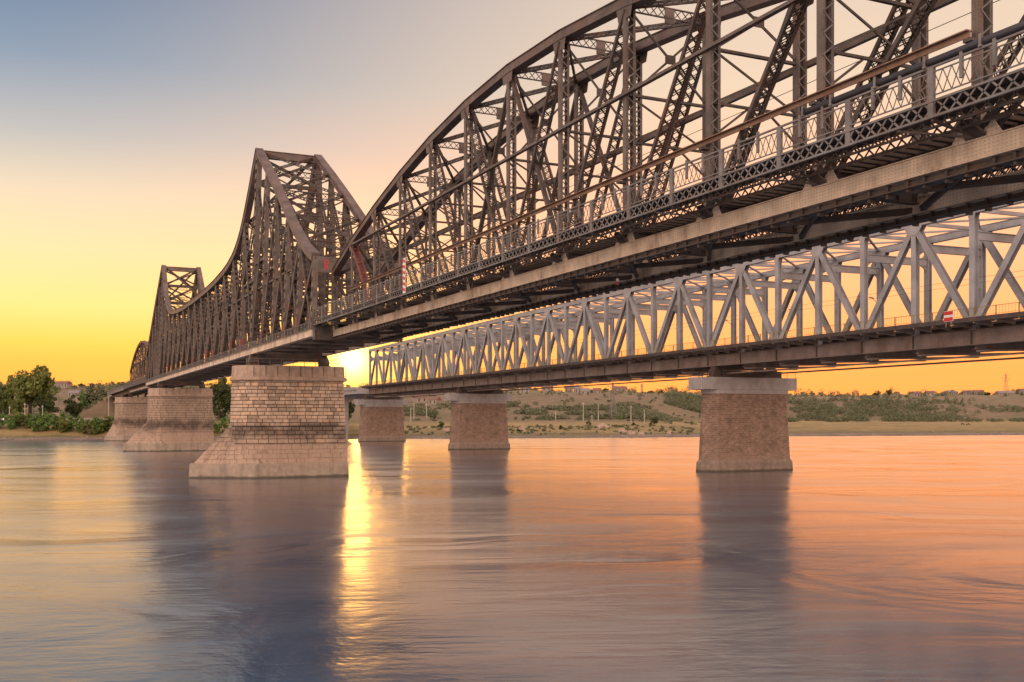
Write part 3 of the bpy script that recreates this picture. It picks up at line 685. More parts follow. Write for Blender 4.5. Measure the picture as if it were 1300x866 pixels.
# bearings under the chords on each pier
for y, ks in ((0, 1), (140, 1), (280, 0)):
    for s in (-1, 1):
        x = s * (5.8 if ks else 3.05)
        t = thing('bridge_bearing', (x, y, 17.85), ('left' if s < 0 else 'right') + ' steel rocker bearing on top of the ' + {0: 'nearest', 140: 'middle', 280: 'farthest'}[y] + ' stone pier', 'bearing', 'bearings on the stone piers')
        MB().box((x - .9, y - 1.2, 17.85), (x + .9, y + 1.2, 18.1)).build('base_plate', 'steel_lt', t)
        for k in range(3): MB().tube((x - .75, y - .6 + k * .6, 18.32), (x + .75, y - .6 + k * .6, 18.32), .22, n=12).build('roller', 'steel', t)
        MB().loft([[(x - .8, y - 1.0, 18.54), (x + .8, y - 1.0, 18.54), (x + .8, y + 1.0, 18.54), (x - .8, y + 1.0, 18.54)], [(x - .45, y - .4, 19.78), (x + .45, y - .4, 19.78), (x + .45, y + .4, 19.78), (x - .45, y + .4, 19.78)]]).build('saddle', 'steel', t)
pg = thing('inspection_railing', (0, -3.6, 17.85), 'thin steel inspection railing along the top of the nearest stone pier', 'railing')
MB().bar((-7.5, -3.7, 18.95), (7.2, -3.7, 18.95), .06, .06).bar((-7.5, -3.7, 18.4), (7.2, -3.7, 18.4), .05, .05).build('rail', 'walk', pg)
for k in range(9): x = -7.5 + k * 14.7 / 8; MB().box((x - .035, -3.735, 17.85), (x + .035, -3.665, 18.98)).build('post', 'walk', pg)
# approach viaduct beyond the farthest pier
ap = thing('approach_viaduct', (0, 285, 0), 'plain girder viaduct running from the farthest stone pier to the earth ramp', 'viaduct')
for sx in (-1, 1): MB().box((sx * 3.05 - .3, 282, 19.6), (sx * 3.05 + .3, 398, 21.2)).build('girder', 'steel_lt', ap)
MB().box((-5.4, 282, 21.2), (5.4, 398, 21.6)).build('deck', 'dark', ap)
for sx in (-1, 1):
    MB().box((sx * 5.5 - .06, 282, 20.9), (sx * 5.5 + .06, 398, 21.9)).box((sx * 5.5 - .06, 282, 22.9), (sx * 5.5 + .06, 398, 23.0)).build('parapet', 'walk', ap)
    MB().lattice((sx * 5.5, 282, 21.9), (sx * 5.5, 398, 21.9), 1.0, .8, .05, .03).build('parapet_mesh', 'walk', ap, stuff=True)
for y in (320, 360):
    for sx in (-1, 1):
        laced(ap, 'trestle_leg', (sx * 4.2, y, 2.0), (sx * 3.05, y, 19.6), (0, 1, 0), 1.0, .6, 'steel', 'steel', 1.2, 'X')
# ------------------------------------------------------------------ new road and rail bridge
NB = (78.0, -17.6); NA = math.radians(2.1)
PAN = 9.85; Y_END = 238.1; NPAN = 42; ZT = 36.25; ZD = 21.9
nb = thing('steel_truss_bridge', (NB[0], NB[1], 17.2), 'grey painted triangulated truss bridge running behind the old rail bridge', 'bridge', rz=-NA, local=True)
nb['_base'] = (0.0, 0.0, 17.2)
yn = [Y_END - PAN * k for k in range(NPAN + 1)]                  # even k: bottom nodes, odd k: apexes (k=25 apex at -8.2)
y_lo, y_hi = yn[-1], yn[0]
def hbeam(p, q, wd, ht, name, mat, parent, sd=(1, 0, 0)): return MB().bar(p, q, wd, ht, sd).build(name, mat, parent)
for sx in (-1, 1):
    x = sx * 6.0
    MB().box((x - .38, y_lo, ZT - .95), (x + .38, y_hi, ZT)).box((x - .5, y_lo, ZT), (x + .5, y_hi, ZT + .04)).build('top_chord', 'new', nb)
    MB().box((x - .35, y_lo, 18.8), (x + .35, y_hi, 20.55)).box((x - .6, y_lo, 18.7), (x + .6, y_hi, 18.8)).box((x - .6, y_lo, 20.55), (x + .6, y_hi, 20.63)).build('bottom_chord', 'newdark', nb)
    st_ = MB()
    for k in range(NPAN + 1): st_.box((x - .45, yn[k] - .12, 18.8), (x + .45, yn[k] + .12, 20.55))
    st_.build('chord_stiffeners', 'dark', nb, stuff=True)
    for k in range(NPAN + 1):
        y = yn[k]; ap_ = k % 2 == 1
        o = MB(); o.box((x - .37, y - .42, 20.6), (x - .33, y + .42, ZT - .9)).box((x + .33, y - .42, 20.6), (x + .37, y + .42, ZT - .9)).box((x - .33, y - .06, 20.6), (x + .33, y + .06, ZT - .9))
        o.build('vertical_post', 'new', nb)
        xs_ = x + sx * .0
        for e in (-1, 1):
            xx = x + e * .385
            if ap_: pl = [(xx, y - 1.55, ZT - .02), (xx, y + 1.55, ZT - .02), (xx, y + 1.5, ZT - 1.2), (xx, y + .75, ZT - 2.1), (xx, y - .75, ZT - 2.1), (xx, y - 1.5, ZT - 1.2)]
            else: pl = [(xx, y - .95, ZT - .02), (xx, y + .95, ZT - .02), (xx, y + .38, ZT - 1.7), (xx, y - .38, ZT - 1.7)]
            MB().prism(pl, (e, 0, 0), .03).build('gusset_plate', 'new', nb)
    for k in range(NPAN):
        a, b = (k, k + 1) if k % 2 == 1 else (k + 1, k)          # a = apex
        o = MB(); p, q = V((x, yn[a], ZT - .8)), V((x, yn[b], 20.9)); d = (q - p).normalized(); n_ = V((1, 0, 0)).cross(d)
        for e in (-1, 1): o.bar(p + V((e * .33, 0, 0)), q + V((e * .33, 0, 0)), .04, .84, (1, 0, 0))
        o.bar(p, q, .62, .1, (1, 0, 0)); o.build('diagonal', 'new', nb)
    # deck edge, brackets and railing
    xo = sx * 9.5
    x0, x1 = sorted((sx * 6.3, xo))
    MB().box((x0, y_lo, 21.45), (x1, y_hi, 21.75)).build('footway_slab', 'concrete', nb)
    MB().box((xo - .12, y_lo, 21.3), (xo + .12, y_hi, 21.85)).build('edge_beam', 'dark', nb)
    MB().bar((xo, y_lo, 22.95), (xo, y_hi, 22.95), .07, .07).bar((xo, y_lo, 22.0), (xo, y_hi, 22.0), .05, .05).build('handrail', 'newrail', nb)
    rp = MB()
    for i in range(int((y_hi - y_lo) / .45)): y = y_lo + i * .45; rp.box((xo - .012, y - .015, 22.0), (xo + .012, y + .015, 22.95))
    rp.build('railing_bars', 'newrail', nb, stuff=True)
    for i in range(int((y_hi - y_lo) / 3.2833) + 1):
        y = y_lo + i * 3.2833
        MB().box((xo - .05, y - .06, 21.1), (xo + .05, y + .06, 23.0)).build('railing_post', 'newrail', nb)
        if sx < 0 or i % 3 == 0:
            MB().prism([(xo, y - .08, 21.3), (sx * 6.4, y - .08, 21.4), (sx * 6.4, y - .08, 20.75), (xo, y - .08, 21.1)], (0, 1, 0), .16).build('deck_bracket', 'newdark', nb)
for k in range(NPAN + 1):
    y = yn[k]
    MB().box((-5.7, y - .05, 18.3), (5.7, y + .05, 20.9)).box((-5.7, y - .3, 18.2), (5.7, y + .3, 18.3)).build('floor_beam', 'newdark', nb)
    # portal frames with curved knees
    z0 = ZT - 4.0; pts = []
    for s, sgn in ((-1, 1), (1, 1)): pass
    top = [(-5.7, y - .25, z0 + 1.1)]
    MB().box((-5.7, y - .22, z0 - .25), (5.7, y + .22, z0 + .75)).box((-5.7, y - .36, z0 + .75), (5.7, y + .36, z0 + .82)).build('portal_beam', 'new', nb)
    for s in (-1, 1):
        arc_t = [(s * (5.7 - 1.5 * (1 - math.sin(a))), z0 + .8 + 1.5 * (1 - math.cos(a))) for a in [i * math.pi / 10 for i in range(6)]]
        arc_b = [(s * (5.7 - 1.5 * (1 - math.sin(a))), z0 - .25 - 1.5 * (1 - math.cos(a))) for a in [i * math.pi / 10 for i in range(6)]]
        for arc in (arc_t, arc_b):
            c = arc[0][1]; poly = [(xx, y - .1, zz_) for xx, zz_ in arc] + [(s * 5.7, y - .1, c)]
            MB().prism(poly, (0, 1, 0), .2).build('knee_plate', 'new', nb)
    MB().box((-5.6, y - .15, ZT - .7), (5.6, y + .15, ZT - .2)).build('top_strut', 'new', nb)
for k in range(NPAN):
    for s in (-1, 1):
        MB().bar((-s * 5.6, yn[k], ZT - .45), (s * 5.6, yn[k + 1], ZT - .45), .34, .22).build('top_lateral', 'new', nb)
        MB().bar((-s * 5.4, yn[k], 18.0), (s * 5.4, yn[k + 1], 18.0), .3, .22).build('bottom_lateral', 'newdark', nb)
for x in (-3.6, -1.4, 1.4, 3.6): MB().box((x - .15, y_lo, 20.0), (x + .15, y_hi, 21.2)).build('stringer', 'newdark', nb)
MB().box((-5.6, y_lo, 21.2), (5.6, y_hi, 21.5)).build('track_deck', 'dark', nb)
for x in (-4.2, 4.2): MB().box((x - .12, y_lo, 17.3), (x + .12, y_hi, 17.55)).build('inspection_rail', 'newdark', nb)
for x in (-2.2, 2.2): MB().tube((x, y_lo, 27.8), (x, y_hi, 27.8), .02, n=5).build('contact_wire', 'dark', nb)
def nworld(x, y): return (NB[0] + x * math.cos(NA) + y * math.sin(NA), NB[1] - x * math.sin(NA) + y * math.cos(NA))
def brick_pier(yl, label):
    wx, wy = nworld(0, yl)
    t = thing('brick_pier', (wx, wy, 0), label, 'bridge pier', 'piers of the new bridge', rz=-NA, local=True)
    def oct_(hx, hy, c, z): return [(-hx + c, -hy, z), (hx - c * .5, -hy, z), (hx, -hy + c * .5, z), (hx, hy - c * .5, z), (hx - c * .5, hy, z), (-hx + c, hy, z), (-hx, hy - c, z), (-hx, -hy + c, z)]
    MB().loft([oct_(9.5, 3.0, 2.2, -2), oct_(9.5, 3.0, 2.2, .0), oct_(9.42, 2.92, 2.2, 1.6), oct_(9.1, 2.65, 2.1, 2.1)]).build('plinth', 'plinth', t)
    MB().loft([oct_(9.1, 2.6, 2.1, 2.1), oct_(8.6, 2.15, 1.9, 13.8)]).build('shaft', 'brick', t)
    MB().loft([oct_(8.7, 2.3, 1.9, 13.8), oct_(8.7, 2.3, 1.9, 14.5)]).build('neck_band', 'concrete', t)
    cap = MB().box((-10.2, -2.15, 14.5), (10.2, 2.15, 16.7)).build('cap_beam', 'concrete', t)
    md = cap.modifiers.new('bevel', 'BEVEL'); md.width = .08; md.segments = 2
    for x in (-6, 6):
        b = MB().box((x - 1.1, -1.1, 16.7), (x + 1.1, 1.1, 17.0)).box((x - .8, -.8, 17.0), (x + .8, .8, 18.1)).box((x - .55, -.7, 18.1), (x + .55, .7, 18.7)).build('bearing', 'dark', t)
    for s in (-1, 1):
        g = MB().bar((-9.9, s * 2.0, 17.75), (9.9, s * 2.0, 17.75), .05, .05).bar((-9.9, s * 2.0, 17.3), (9.9, s * 2.0, 17.3), .04, .04)
        for i in range(12): x = -9.9 + i * 1.8; g.box((x - .03, s * 2.0 - .03, 16.7), (x + .03, s * 2.0 + .03, 17.75))
        g.build('cap_railing', 'dark', t)
    MB().box((-5, -1.2, 16.7), (7.5, 1.2, 17.9)).build('inspection_platform', 'dark', t)
    return t
brick_pier(0, 'nearest brick faced pier with pale concrete cap under the grey truss bridge, at right')
brick_pier(134, 'middle brick faced pier with concrete cap, standing centre in open water')
brick_pier(243, 'farthest brick faced pier of the grey truss bridge, beside the nearest stone pier')
# land viaduct behind the end of the truss
vx, vy = nworld(0, 245)
va = thing('concrete_viaduct', (vx, vy, 0), 'plain concrete viaduct continuing the grey truss bridge onto the bank', 'viaduct', rz=-NA, local=True)
MB().box((-9.5, .5, 19.0), (9.5, 150, 20.6)).box((-9.9, .5, 20.6), (9.9, 150, 21.6)).build('deck', 'concrete', va)
for y in (40, 80, 120):
    for x in (-5, 5): MB().box((x - 1.2, y - 1, -1), (x + 1.2, y + 1, 17.5)).build('column', 'concrete', va)
    MB().box((-8.5, y - 1.2, 17.5), (8.5, y + 1.2, 19.0)).build('crosshead', 'concrete', va)
MB().bar((-9.7, .5, 22.8), (-9.7, 150, 22.8), .1, .1).bar((-9.7, .5, 22.2), (-9.7, 150, 22.2), .06, .06).build('parapet_rail', 'newrail', va)
# lamps on the new bridge: arms on the posts of the far truss
for i, k in enumerate((23, 25, 27, 29, 31)):
    x, y = nworld(5.6, yn[k]); 
    t = thing('street_lamp', (x, y, 26.2), ['far left', 'second', 'third', 'fourth', 'rightmost'][i] + ' small lamp on a curved arm inside the grey truss bridge', 'lamp', 'lamps on the grey truss bridge', rz=-NA, local=True)
    MB().bar((0, 0, 0), (0, 0, 1.4), .12, .12).build('bracket', 'new', t)
    MB().tube((0, 0, 1.2), (-1.5, -.4, 2.0), .05, n=6).build('arm', 'lattice', t)
    MB().loft([[(-1.4, -.55, 1.95), (-1.4, -.25, 1.95), (-1.4, -.25, 2.1), (-1.4, -.55, 2.1)], [(-2.2, -.62, 2.05), (-2.2, -.3, 2.05), (-2.2, -.3, 2.2), (-2.2, -.62, 2.2)]]).build('lamp_head', 'lattice', t)
# navigation boards
x, y = nworld(-9.68, -56.9)
t = thing('navigation_board', (x, y, 21.4), 'red board with a white bar fixed to the railing of the grey truss bridge', 'sign', rz=-NA, local=True)
MB().box((-.02, -.74, .2), (.03, .74, 1.5)).build('backing_panel', 'white', t)
MB().box((-.05, -.7, .25), (-.024, .7, .70)).build('red_band', 'red', t); MB().box((-.05, -.7, 1.02), (-.024, .7, 1.46)).build('red_band', 'red', t)
MB().box((-.05, -.7, .71), (-.022, .7, 1.01)).build('white_band', 'white', t)
for s in (-1, 1): MB().box((-.02, s * .4 - .05, -.5), (.04, s * .4 + .05, .2)).build('bracket', 'newrail', t)
t = thing('striped_marker', (-5.95, -75.8, 21.3), 'tall red and white striped marker board on the footway railing of the nearest span', 'sign')
MB().box((-5.93, -76.15, 21.3), (-5.88, -75.45, 24.6)).build('backing_board', 'white', t)
for k in range(6):
    z = 21.4 + k * .54
    MB().prism([(-5.935, -76.15, z), (-5.935, -75.45, z + .18), (-5.935, -75.45, z + .46), (-5.935, -76.15, z + .28)], (-1, 0, 0), .015).build('red_stripe', 'red', t)
t = thing('navigation_lamp', (0, -105, 19.0), 'small red and white lantern hanging under the nearest truss span', 'lamp')
MB().box((-.04, -105.04, 19.4), (.04, -104.96, 20.0)).build('hanger', 'dark', t); MB().tube((0, -105, 19.2), (0, -105, 19.4), .11, .11, 10).build('lamp_hood', 'white', t); MB().tube((0, -105, 19.0), (0, -105, 19.2), .09, .11, 10).build('lens', 'red', t)

# ------------------------------------------------------------------ plants
def leaves(mb, c, rad, n, size, r, shell=.45):
    for _ in range(n):
        while True:
            p = V((r.uniform(-1, 1), r.uniform(-1, 1), r.uniform(-1, 1)))
            if shell < p.length <= 1: break
        q = V((c[0] + p.x * rad[0], c[1] + p.y * rad[1], c[2] + p.z * rad[2])); s = size * r.uniform(.6, 1.4)
        a = V((r.gauss(0, 1), r.gauss(0, 1), r.gauss(0, 1))).normalized(); b = a.orthogonal().normalized() * s; a = a.cross(b) * .8
        mb.add([q - b, q - a * .9, q + b, q + a * .9], [(0, 1, 2, 3)])
def crown(mb, c, rad, clumps, per, size, r):
    for _ in range(clumps):
        while True:
            p = V((r.uniform(-1, 1), r.uniform(-1, 1), r.uniform(-1, 1)))
            if p.length <= 1: break
        p = p * (.55 + .45 * p.length) * r.uniform(.8, 1.08)
        k = r.uniform(.16, .34)
        leaves(mb, (c[0] + p.x * rad[0], c[1] + p.y * rad[1], c[2] + p.z * rad[2]), (rad[0] * k, rad[1] * k, rad[2] * k * .8), per, size, r, .3)
def tree(px, d, py_top, rpx, label, mat, seed, per=70, clumps=46, low=.28, group='trees on the left bank'):
    r = random.Random(seed); x, y = at(px, d); z0 = bank(px, d) - .2; zt = CAM.z + (PHY - py_top) / F * d; H = zt - z0; R = rpx * d / F
    t = thing('broadleaf_tree', (x, y, z0), label, 'tree', group, local=True)
    t['_base'] = (0.0, 0.0, 0.0)
    tk = MB(); tk.tube((0, 0, -.3), (.1, .1, H * .35), R * .075 + .1, R * .05 + .06, 7)
    for k in range(5):
        a = k * 1.256 + r.uniform(-.3, .3); tk.tube((.1, .1, H * (.25 + .04 * k)), (math.cos(a) * R * .55, math.sin(a) * R * .55, H * r.uniform(.5, .75)), R * .035 + .05, .05, 5)
    tk.tube((.1, .1, H * .35), (0, 0, H * .85), R * .05 + .05, .06, 6); tk.build('trunk', 'bark', t)
    mb = MB(); c = (0, 0, H * (low + 1) / 2); crown(mb, c, (R, R, H * (1 - low) / 2), clumps, per, .055 * R + .16, r)
    mb.build('crown', mat, t); return t
tree(38, 486, 467, 31, 'tallest spreading tree on the left bank, its open top against the yellow sky', 'leaf', 1, 90, 60, .25)
tree(1, 478, 487, 18, 'rounded tree at the left edge of the picture', 'leaf', 2, 80, 50, .12)
tree(22, 474, 502, 12, 'low tree below the tallest tree, left of the short pole', 'leaf', 3, 70, 40, .1)
tree(60, 480, 500, 14, 'dark tree under the right side of the tallest tree', 'leaf_dk', 4, 70, 40, .1)
tree(94, 500, 501, 11, 'small dark round tree left of the earth ramp', 'leaf_dk', 6, 70, 40, .1)
tree(107, 540, 492, 10, 'yellowish slim tree behind the small dark tree near the earth ramp', 'leaf_br', 8, 60, 34, .1)
tree(122, 545, 486, 17, 'large grey green tree growing behind the earth ramp', 'leaf_gr', 9, 70, 46, .1)
tree(278, 492, 481, 17, 'dark tall tree seen between the middle and nearest stone piers', 'leaf_dk', 10, 80, 54, .06)
tree(300, 500, 484, 16, 'dark tree mostly hidden behind the nearest stone pier', 'leaf_dk', 11, 70, 46, .06)
tree(248, 505, 489, 14, 'dark tree mostly hidden behind the middle stone pier', 'leaf_dk', 12, 60, 40, .06)
tree(440, 520, 497, 10, 'small tree behind the right edge of the nearest stone pier', 'leaf_dk', 13, 60, 34, .06)
def bush(px, py_base, hpx, rpx, label, mat, seed, group, per=60, clumps=20, d=None):
    r = random.Random(seed); d = d or ground_hit(px, py_base); x, y = at(px, d); z0 = bank(px, d) - .1; H = hpx * d / F; R = rpx * d / F
    t = thing('bush', (x, y, z0), label, 'bush', group, local=True); t['_base'] = (0.0, 0.0, 0.0)
    st2 = MB()
    for k in range(5): a = k * 1.26; st2.tube((0, 0, -.2), (math.cos(a) * R * .5, math.sin(a) * R * .5, H * .6), .07, .03, 5)
    st2.build('stems', 'bark', t)
    mb = MB(); crown(mb, (0, 0, H * .5), (R, R, H * .52), clumps, per, .06 * R + .12, r); mb.build('foliage', mat, t); return t
pos = ['first', 'second', 'third', 'fourth', 'fifth', 'sixth', 'seventh', 'eighth', 'ninth', 'tenth', 'eleventh', 'twelfth', 'thirteenth', 'fourteenth', 'fifteenth']
r0 = random.Random(4)
for i in range(14):
    px = 2 + i * 11.2 + r0.uniform(-2, 2)
    bush(px, 550.5 + r0.uniform(-.8, .8), 21 + r0.uniform(-3, 3), 10 + r0.uniform(-1, 2), pos[i] + ' bush from the left edge in the hedge-like row on the left shore', 'leaf_br' if r0.random() < .7 else 'leaf', 30 + i, 'bushes along the left shore', 80, 26, d=442 + r0.uniform(-2, 5))
for i, (px, h) in enumerate(((272, 20), (284, 23), (296, 21))):
    bush(px, 549, h, 9, ['left', 'middle', 'right'][i] + ' bright green bush between the middle and nearest stone piers', 'leaf_br', 60 + i, 'bushes between the stone piers', d=456)
for px, py, h, rr, lb, mt in ((831.5, 541, 11.5, 8, 'round dark bush on the tan shore left of the nearest brick pier', 'leaf_dk'), (561, 543, 8, 7, 'dark bush on the shore left of the middle brick pier', 'leaf_dk'),
                               (550, 535, 11, 7, 'grey green bush behind the dark bush left of the middle brick pier', 'leaf_gr'), (747.5, 540, 6, 3.5, 'tiny dark bush by the white poles', 'leaf_dk'),
                               (712, 545, 5, 4.5, 'low bush among the shore rocks in the middle', 'leaf_dk'), (659, 550, 5, 5, 'low bush beside the ruined block', 'leaf_dk'),
                               (804, 540.5, 4, 3.5, 'small bush above the large shore rocks', 'leaf_dk'), (787, 533, 5, 5, 'light green bush at the foot of the bare slope', 'leaf_br')):
    bush(px, py, h, rr, lb, mt, int(px), 'bushes on the middle shore', 50, 14)
# scrub: far mass of shrubs on the slopes, nobody could count it
sb = MB(); r = random.Random(21)
def scrub(px, d, rad, hh, n=16):
    x, y = at(px, d); z = bank(px, d)
    for _ in range(3):
        leaves(sb, (x + r.uniform(-1, 1) * rad * .6, y + r.uniform(-1, 1) * rad * .6, z + hh * r.uniform(.3, .6)), (rad * .7, rad * .7, hh * .55), n, .55, r, .5)
for _ in range(2100):                                         # the grey-green thicket on the right slope
    px = r.uniform(845, 1240); t_ = 395 + 170 * r.random() ** 1.2; dens = 1 - max(0, (px - 1120) / 130) ** 1.5
    if r.random() < dens and vnoise(px * .045, t_ * .035) < .74: big = r.random() < .12; scrub(px, interp(SHORE, px) + t_, r.uniform(3, 5) if big else r.uniform(1.8, 4.2), r.uniform(5.5, 9) if big else r.uniform(2, 5), 26 if big else 18)
for _ in range(260):
    px = r.uniform(1240, 1420); t_ = r.choice((400 + 25 * r.random(), 470 + 40 * r.random())); scrub(px, interp(SHORE, px) + t_, r.uniform(2, 4), r.uniform(1.5, 3.5))
for cx_, t0, n_, wpx, wt in ((675, 215, 90, 17, 18), (715, 255, 60, 20, 14), (755, 270, 120, 26, 18), (800, 240, 170, 30, 60), (735, 205, 30, 14, 10), (540, 205, 50, 20, 22), (520, 255, 45, 22, 25), (645, 300, 50, 30, 22), (590, 290, 40, 28, 25), (830, 190, 90, 24, 25), (700, 160, 25, 50, 6), (780, 168, 70, 50, 8)):
    for _ in range(n_):
        px = cx_ + r.gauss(0, .5) * wpx; scrub(px, interp(SHORE, px) + t0 + r.gauss(0, .5) * wt, r.uniform(1.6, 3.4), r.uniform(1.4, 3.2))
for _ in range(900):                                          # hedges and garden trees along the skyline
    px = r.uniform(-200, 1500); t_ = r.uniform(600, 780); scrub(px, interp(SHORE, px) + t_, r.uniform(2, 5), r.uniform(2, 5) if r.random() < .85 else 8, 30)
for _ in range(500):
    px = r.uniform(-250, 330); scrub(px, interp(SHORE, px) + r.uniform(160, 600), r.uniform(3, 6), r.uniform(3, 6), 14)
for _ in range(520):                                          # thin growth on the bare slopes and the ramp
    px = r.uniform(490, 900); t_ = r.uniform(130, 560)
    if vnoise(px * .05 + 4, t_ * .03) > .5: scrub(px, interp(SHORE, px) + t_, r.uniform(.8, 2.6), r.uniform(.7, 2.4), 11)
for _ in range(150):
    yy = r.uniform(376, 470); xx = -7 - r.uniform(0, 16); leaves(sb, (xx, yy, max(8.5, 20.4 - (-xx - 6.5) / 1.45) + .2), (1.2, 1.2, .7), 14, .4, r, .3)
for _ in range(260):                                          # weeds among the shore stones
    px = r.uniform(505, 880); scrub(px, interp(SHORE, px) + 12 + 60 * r.random(), r.uniform(.5, 1.4), r.uniform(.4, 1.0), 5)
tag(sb.build('scrub', 'leaf_gr'), 'grey green scrub covering the far slopes', 'scrub', kind='stuff')
for i, (px, h, rr) in enumerate(((1129, 9, 5), (1113, 6, 6), (1063, 6, 4.5), (1054, 4.5, 3), (1251, 7, 6), (1266, 5, 4), (1278, 5, 5), (826, 6, 6), (838, 6, 5), (768, 8, 5.5), (751, 7, 4.5), (1176, 5.5, 6), (60, 6, 6), (155, 6, 6), (104, 5, 4))):
    d = interp(SHORE, px) + 690; x, y = at(px, d); rr_ = random.Random(90 + i); z0 = bank(px, d) - .3; H = h * d / F; R = rr * d / F
    t = thing('garden_tree', (x, y, z0), 'small dark tree on the skyline, number ' + str(i) if False else ['tallest', 'broad low', 'pointed', 'tiny pointed', 'roundest'][i % 5] + ' dark skyline tree ' + ['above the right thicket', 'above the thicket by the tall one', 'above the middle of the right thicket', 'just left of the pointed one above the thicket', 'left of the lattice pylon', 'near the lattice pylon', 'under the lattice pylon', 'left of the nearest brick pier', 'close to the nearest brick pier', 'above the bare slope', 'left above the bare slope', 'beside the skyline houses', 'behind the tallest left bank tree', 'beyond the earth ramp', 'between the left bank trees'][i], 'tree', 'trees on the skyline', local=True)
    t['_base'] = (0.0, 0.0, 0.0)
    MB().tube((0, 0, -.5), (0, 0, H * .5), .35, .2, 6).build('trunk', 'bark', t)
    mb = MB(); crown(mb, (0, 0, H * .6), (R, R, H * .45), 16, 40, .8, rr_); mb.build('crown', 'leaf_dk', t)

# ------------------------------------------------------------------ small things on the banks
def house(px, d, w_, dp, h_, label, roof, rot, dz=0):
    x, y = at(px, d); z = bank(px, d) - .6 + dz
    t = thing('house', (x, y, z), label, 'house', 'houses on the far skyline', rz=-TH + rot, local=True); t['_base'] = (0.0, 0.0, 0.0)
    MB().box((-w_ / 2, -dp / 2, 0), (w_ / 2, dp / 2, h_)).build('wall', 'wall', t)
    rh = dp * .32; o = .5
    rf = MB().add([(-w_ / 2 - o, -dp / 2 - o, h_), (w_ / 2 + o, -dp / 2 - o, h_), (w_ / 2 + o, dp / 2 + o, h_), (-w_ / 2 - o, dp / 2 + o, h_), (-w_ / 2 - o, 0, h_ + rh), (w_ / 2 + o, 0, h_ + rh)], [(0, 1, 5, 4), (2, 3, 4, 5), (1, 2, 5), (3, 0, 4), (3, 2, 1, 0)]).build('roof', roof, t)
    MB().box((w_ * .2, .3, h_ + rh * .4), (w_ * .2 + .7, 1.0, h_ + rh + .8)).build('chimney', 'wall', rf)
    n = max(2, int(w_ / 3.2))
    for i in range(n):
        xx = -w_ / 2 + (i + .5) * w_ / n
        MB().box((xx - .5, -dp / 2 - .06, 1.1), (xx + .5, -dp / 2 + .1, h_ - .6)).build('window' if i != 1 else 'door', 'glass', t)
for i, (px, tt, w_, h_, lb, rf) in enumerate(((1163, 640, 12, 4, 'pale house with red roof at the left end of the right skyline houses', 'roof'), (1181, 630, 9, 3.6, 'small pale house left of the post on the right skyline', 'roof'), (1207, 645, 14, 4, 'wide brown roofed house on the right skyline', 'roof_gr'),
        (1228, 640, 10, 3.6, 'small red roofed house right of the post on the right skyline', 'roof'), (1242, 635, 11, 4.2, 'white walled house left of the lattice pylon', 'roof'), (1276, 630, 20, 3.2, 'long white shed below the lattice pylon', 'roof_gr'), (1298, 640, 12, 3.6, 'pale house at the right edge of the picture', 'roof'),
        (667, 480, 9, 6, 'tall white house above the bare slope beside the middle brick pier', 'roof'), (695, 500, 9, 4, 'pale house on the slope above the shrubs', 'roof'), (722, 520, 8, 6, 'pink walled house high above the bare slope', 'roof'), (733, 500, 6, 5, 'narrow white house beside the pink one', 'roof_gr'), (743, 400, 8, 3, 'small white shed on the upper slope', 'roof_gr'), (758, 430, 7, 3, 'tiny pale shed right of the white one on the upper slope', 'roof'),
        (787, 500, 12, 3.5, 'low pale house above the brown slope', 'roof'), (552, 330, 7, 4, 'small white house on the slope left of the middle brick pier', 'roof'), (533, 350, 9, 4, 'red roofed house behind the shrubs left of the middle brick pier', 'roof'), (80, 640, 14, 5, 'pale house on the far left hillside', 'roof'), (95, 560, 10, 4, 'white house low on the far left hillside', 'roof_gr'))):
    house(px, interp(SHORE, px) + tt, w_, 8, h_, lb, rf, random.Random(i).uniform(-.5, .5))
def pole(px, py0, py1, label, d=None, arm=False):
    d = d or ground_hit(px, py1); x, y = at(px, d); z = bank(px, d); H = (py1 - py0) * d / F
    t = thing('utility_pole', (x, y, z - .3), label, 'pole', 'utility poles on the banks', rz=-TH, local=True); t['_base'] = (0.0, 0.0, 0.0)
    MB().tube((0, 0, 0), (0, 0, H + .3), .22, .13, 8).build('shaft', 'pole', t)
    MB().box((-.55, -.05, H - .55), (.55, .05, H - .43)).build('crossarm', 'pole', t)
    for xx in (-.45, .45): MB().tube((xx, 0, H - .43), (xx, 0, H - .2), .05, n=6).build('insulator', 'white', t)
for a in ((705.5, 522, 534, 'short pole left of the pair of white poles'), (740.5, 511, 535, 'tall pale pole in front of the bare slope'), (751.5, 527, 535, 'short pale post between the two tall white poles'), (759.5, 513, 534, 'right-hand tall white pole in front of the bare slope'),
          (541.5, 512, 531, 'bright pole left of the middle brick pier'), (521.5, 518, 536, 'leftmost of the poles beside the farthest brick pier'), (525.5, 511, 533, 'slim pole just right of the leftmost one beside the farthest brick pier'), (801, 515, 536, 'grey pole among the shrubs left of the round dark bush'), (818, 520, 537, 'thin pole close to the round dark bush')): pole(*a)
for a in ((1082, 489, 501, 'post standing on the skyline above the right thicket'), (1143, 485, 497, 'post on the skyline right of the tallest skyline tree'), (1220, 486, 498, 'post among the right skyline houses')): pole(*a, d=interp(SHORE, a[0]) + 660)
pole(31.5, 508, 531, 'pale pole in front of the tallest tree on the left bank', d=462); pole(54, 511, 531, 'thinner pole right of the pale pole on the left bank', d=464)
pole(12, 512, 531, 'white trunk-like post at the left edge', d=463); pole(138, 500, 540, 'tall post in front of the viaduct at the left bank', d=452)
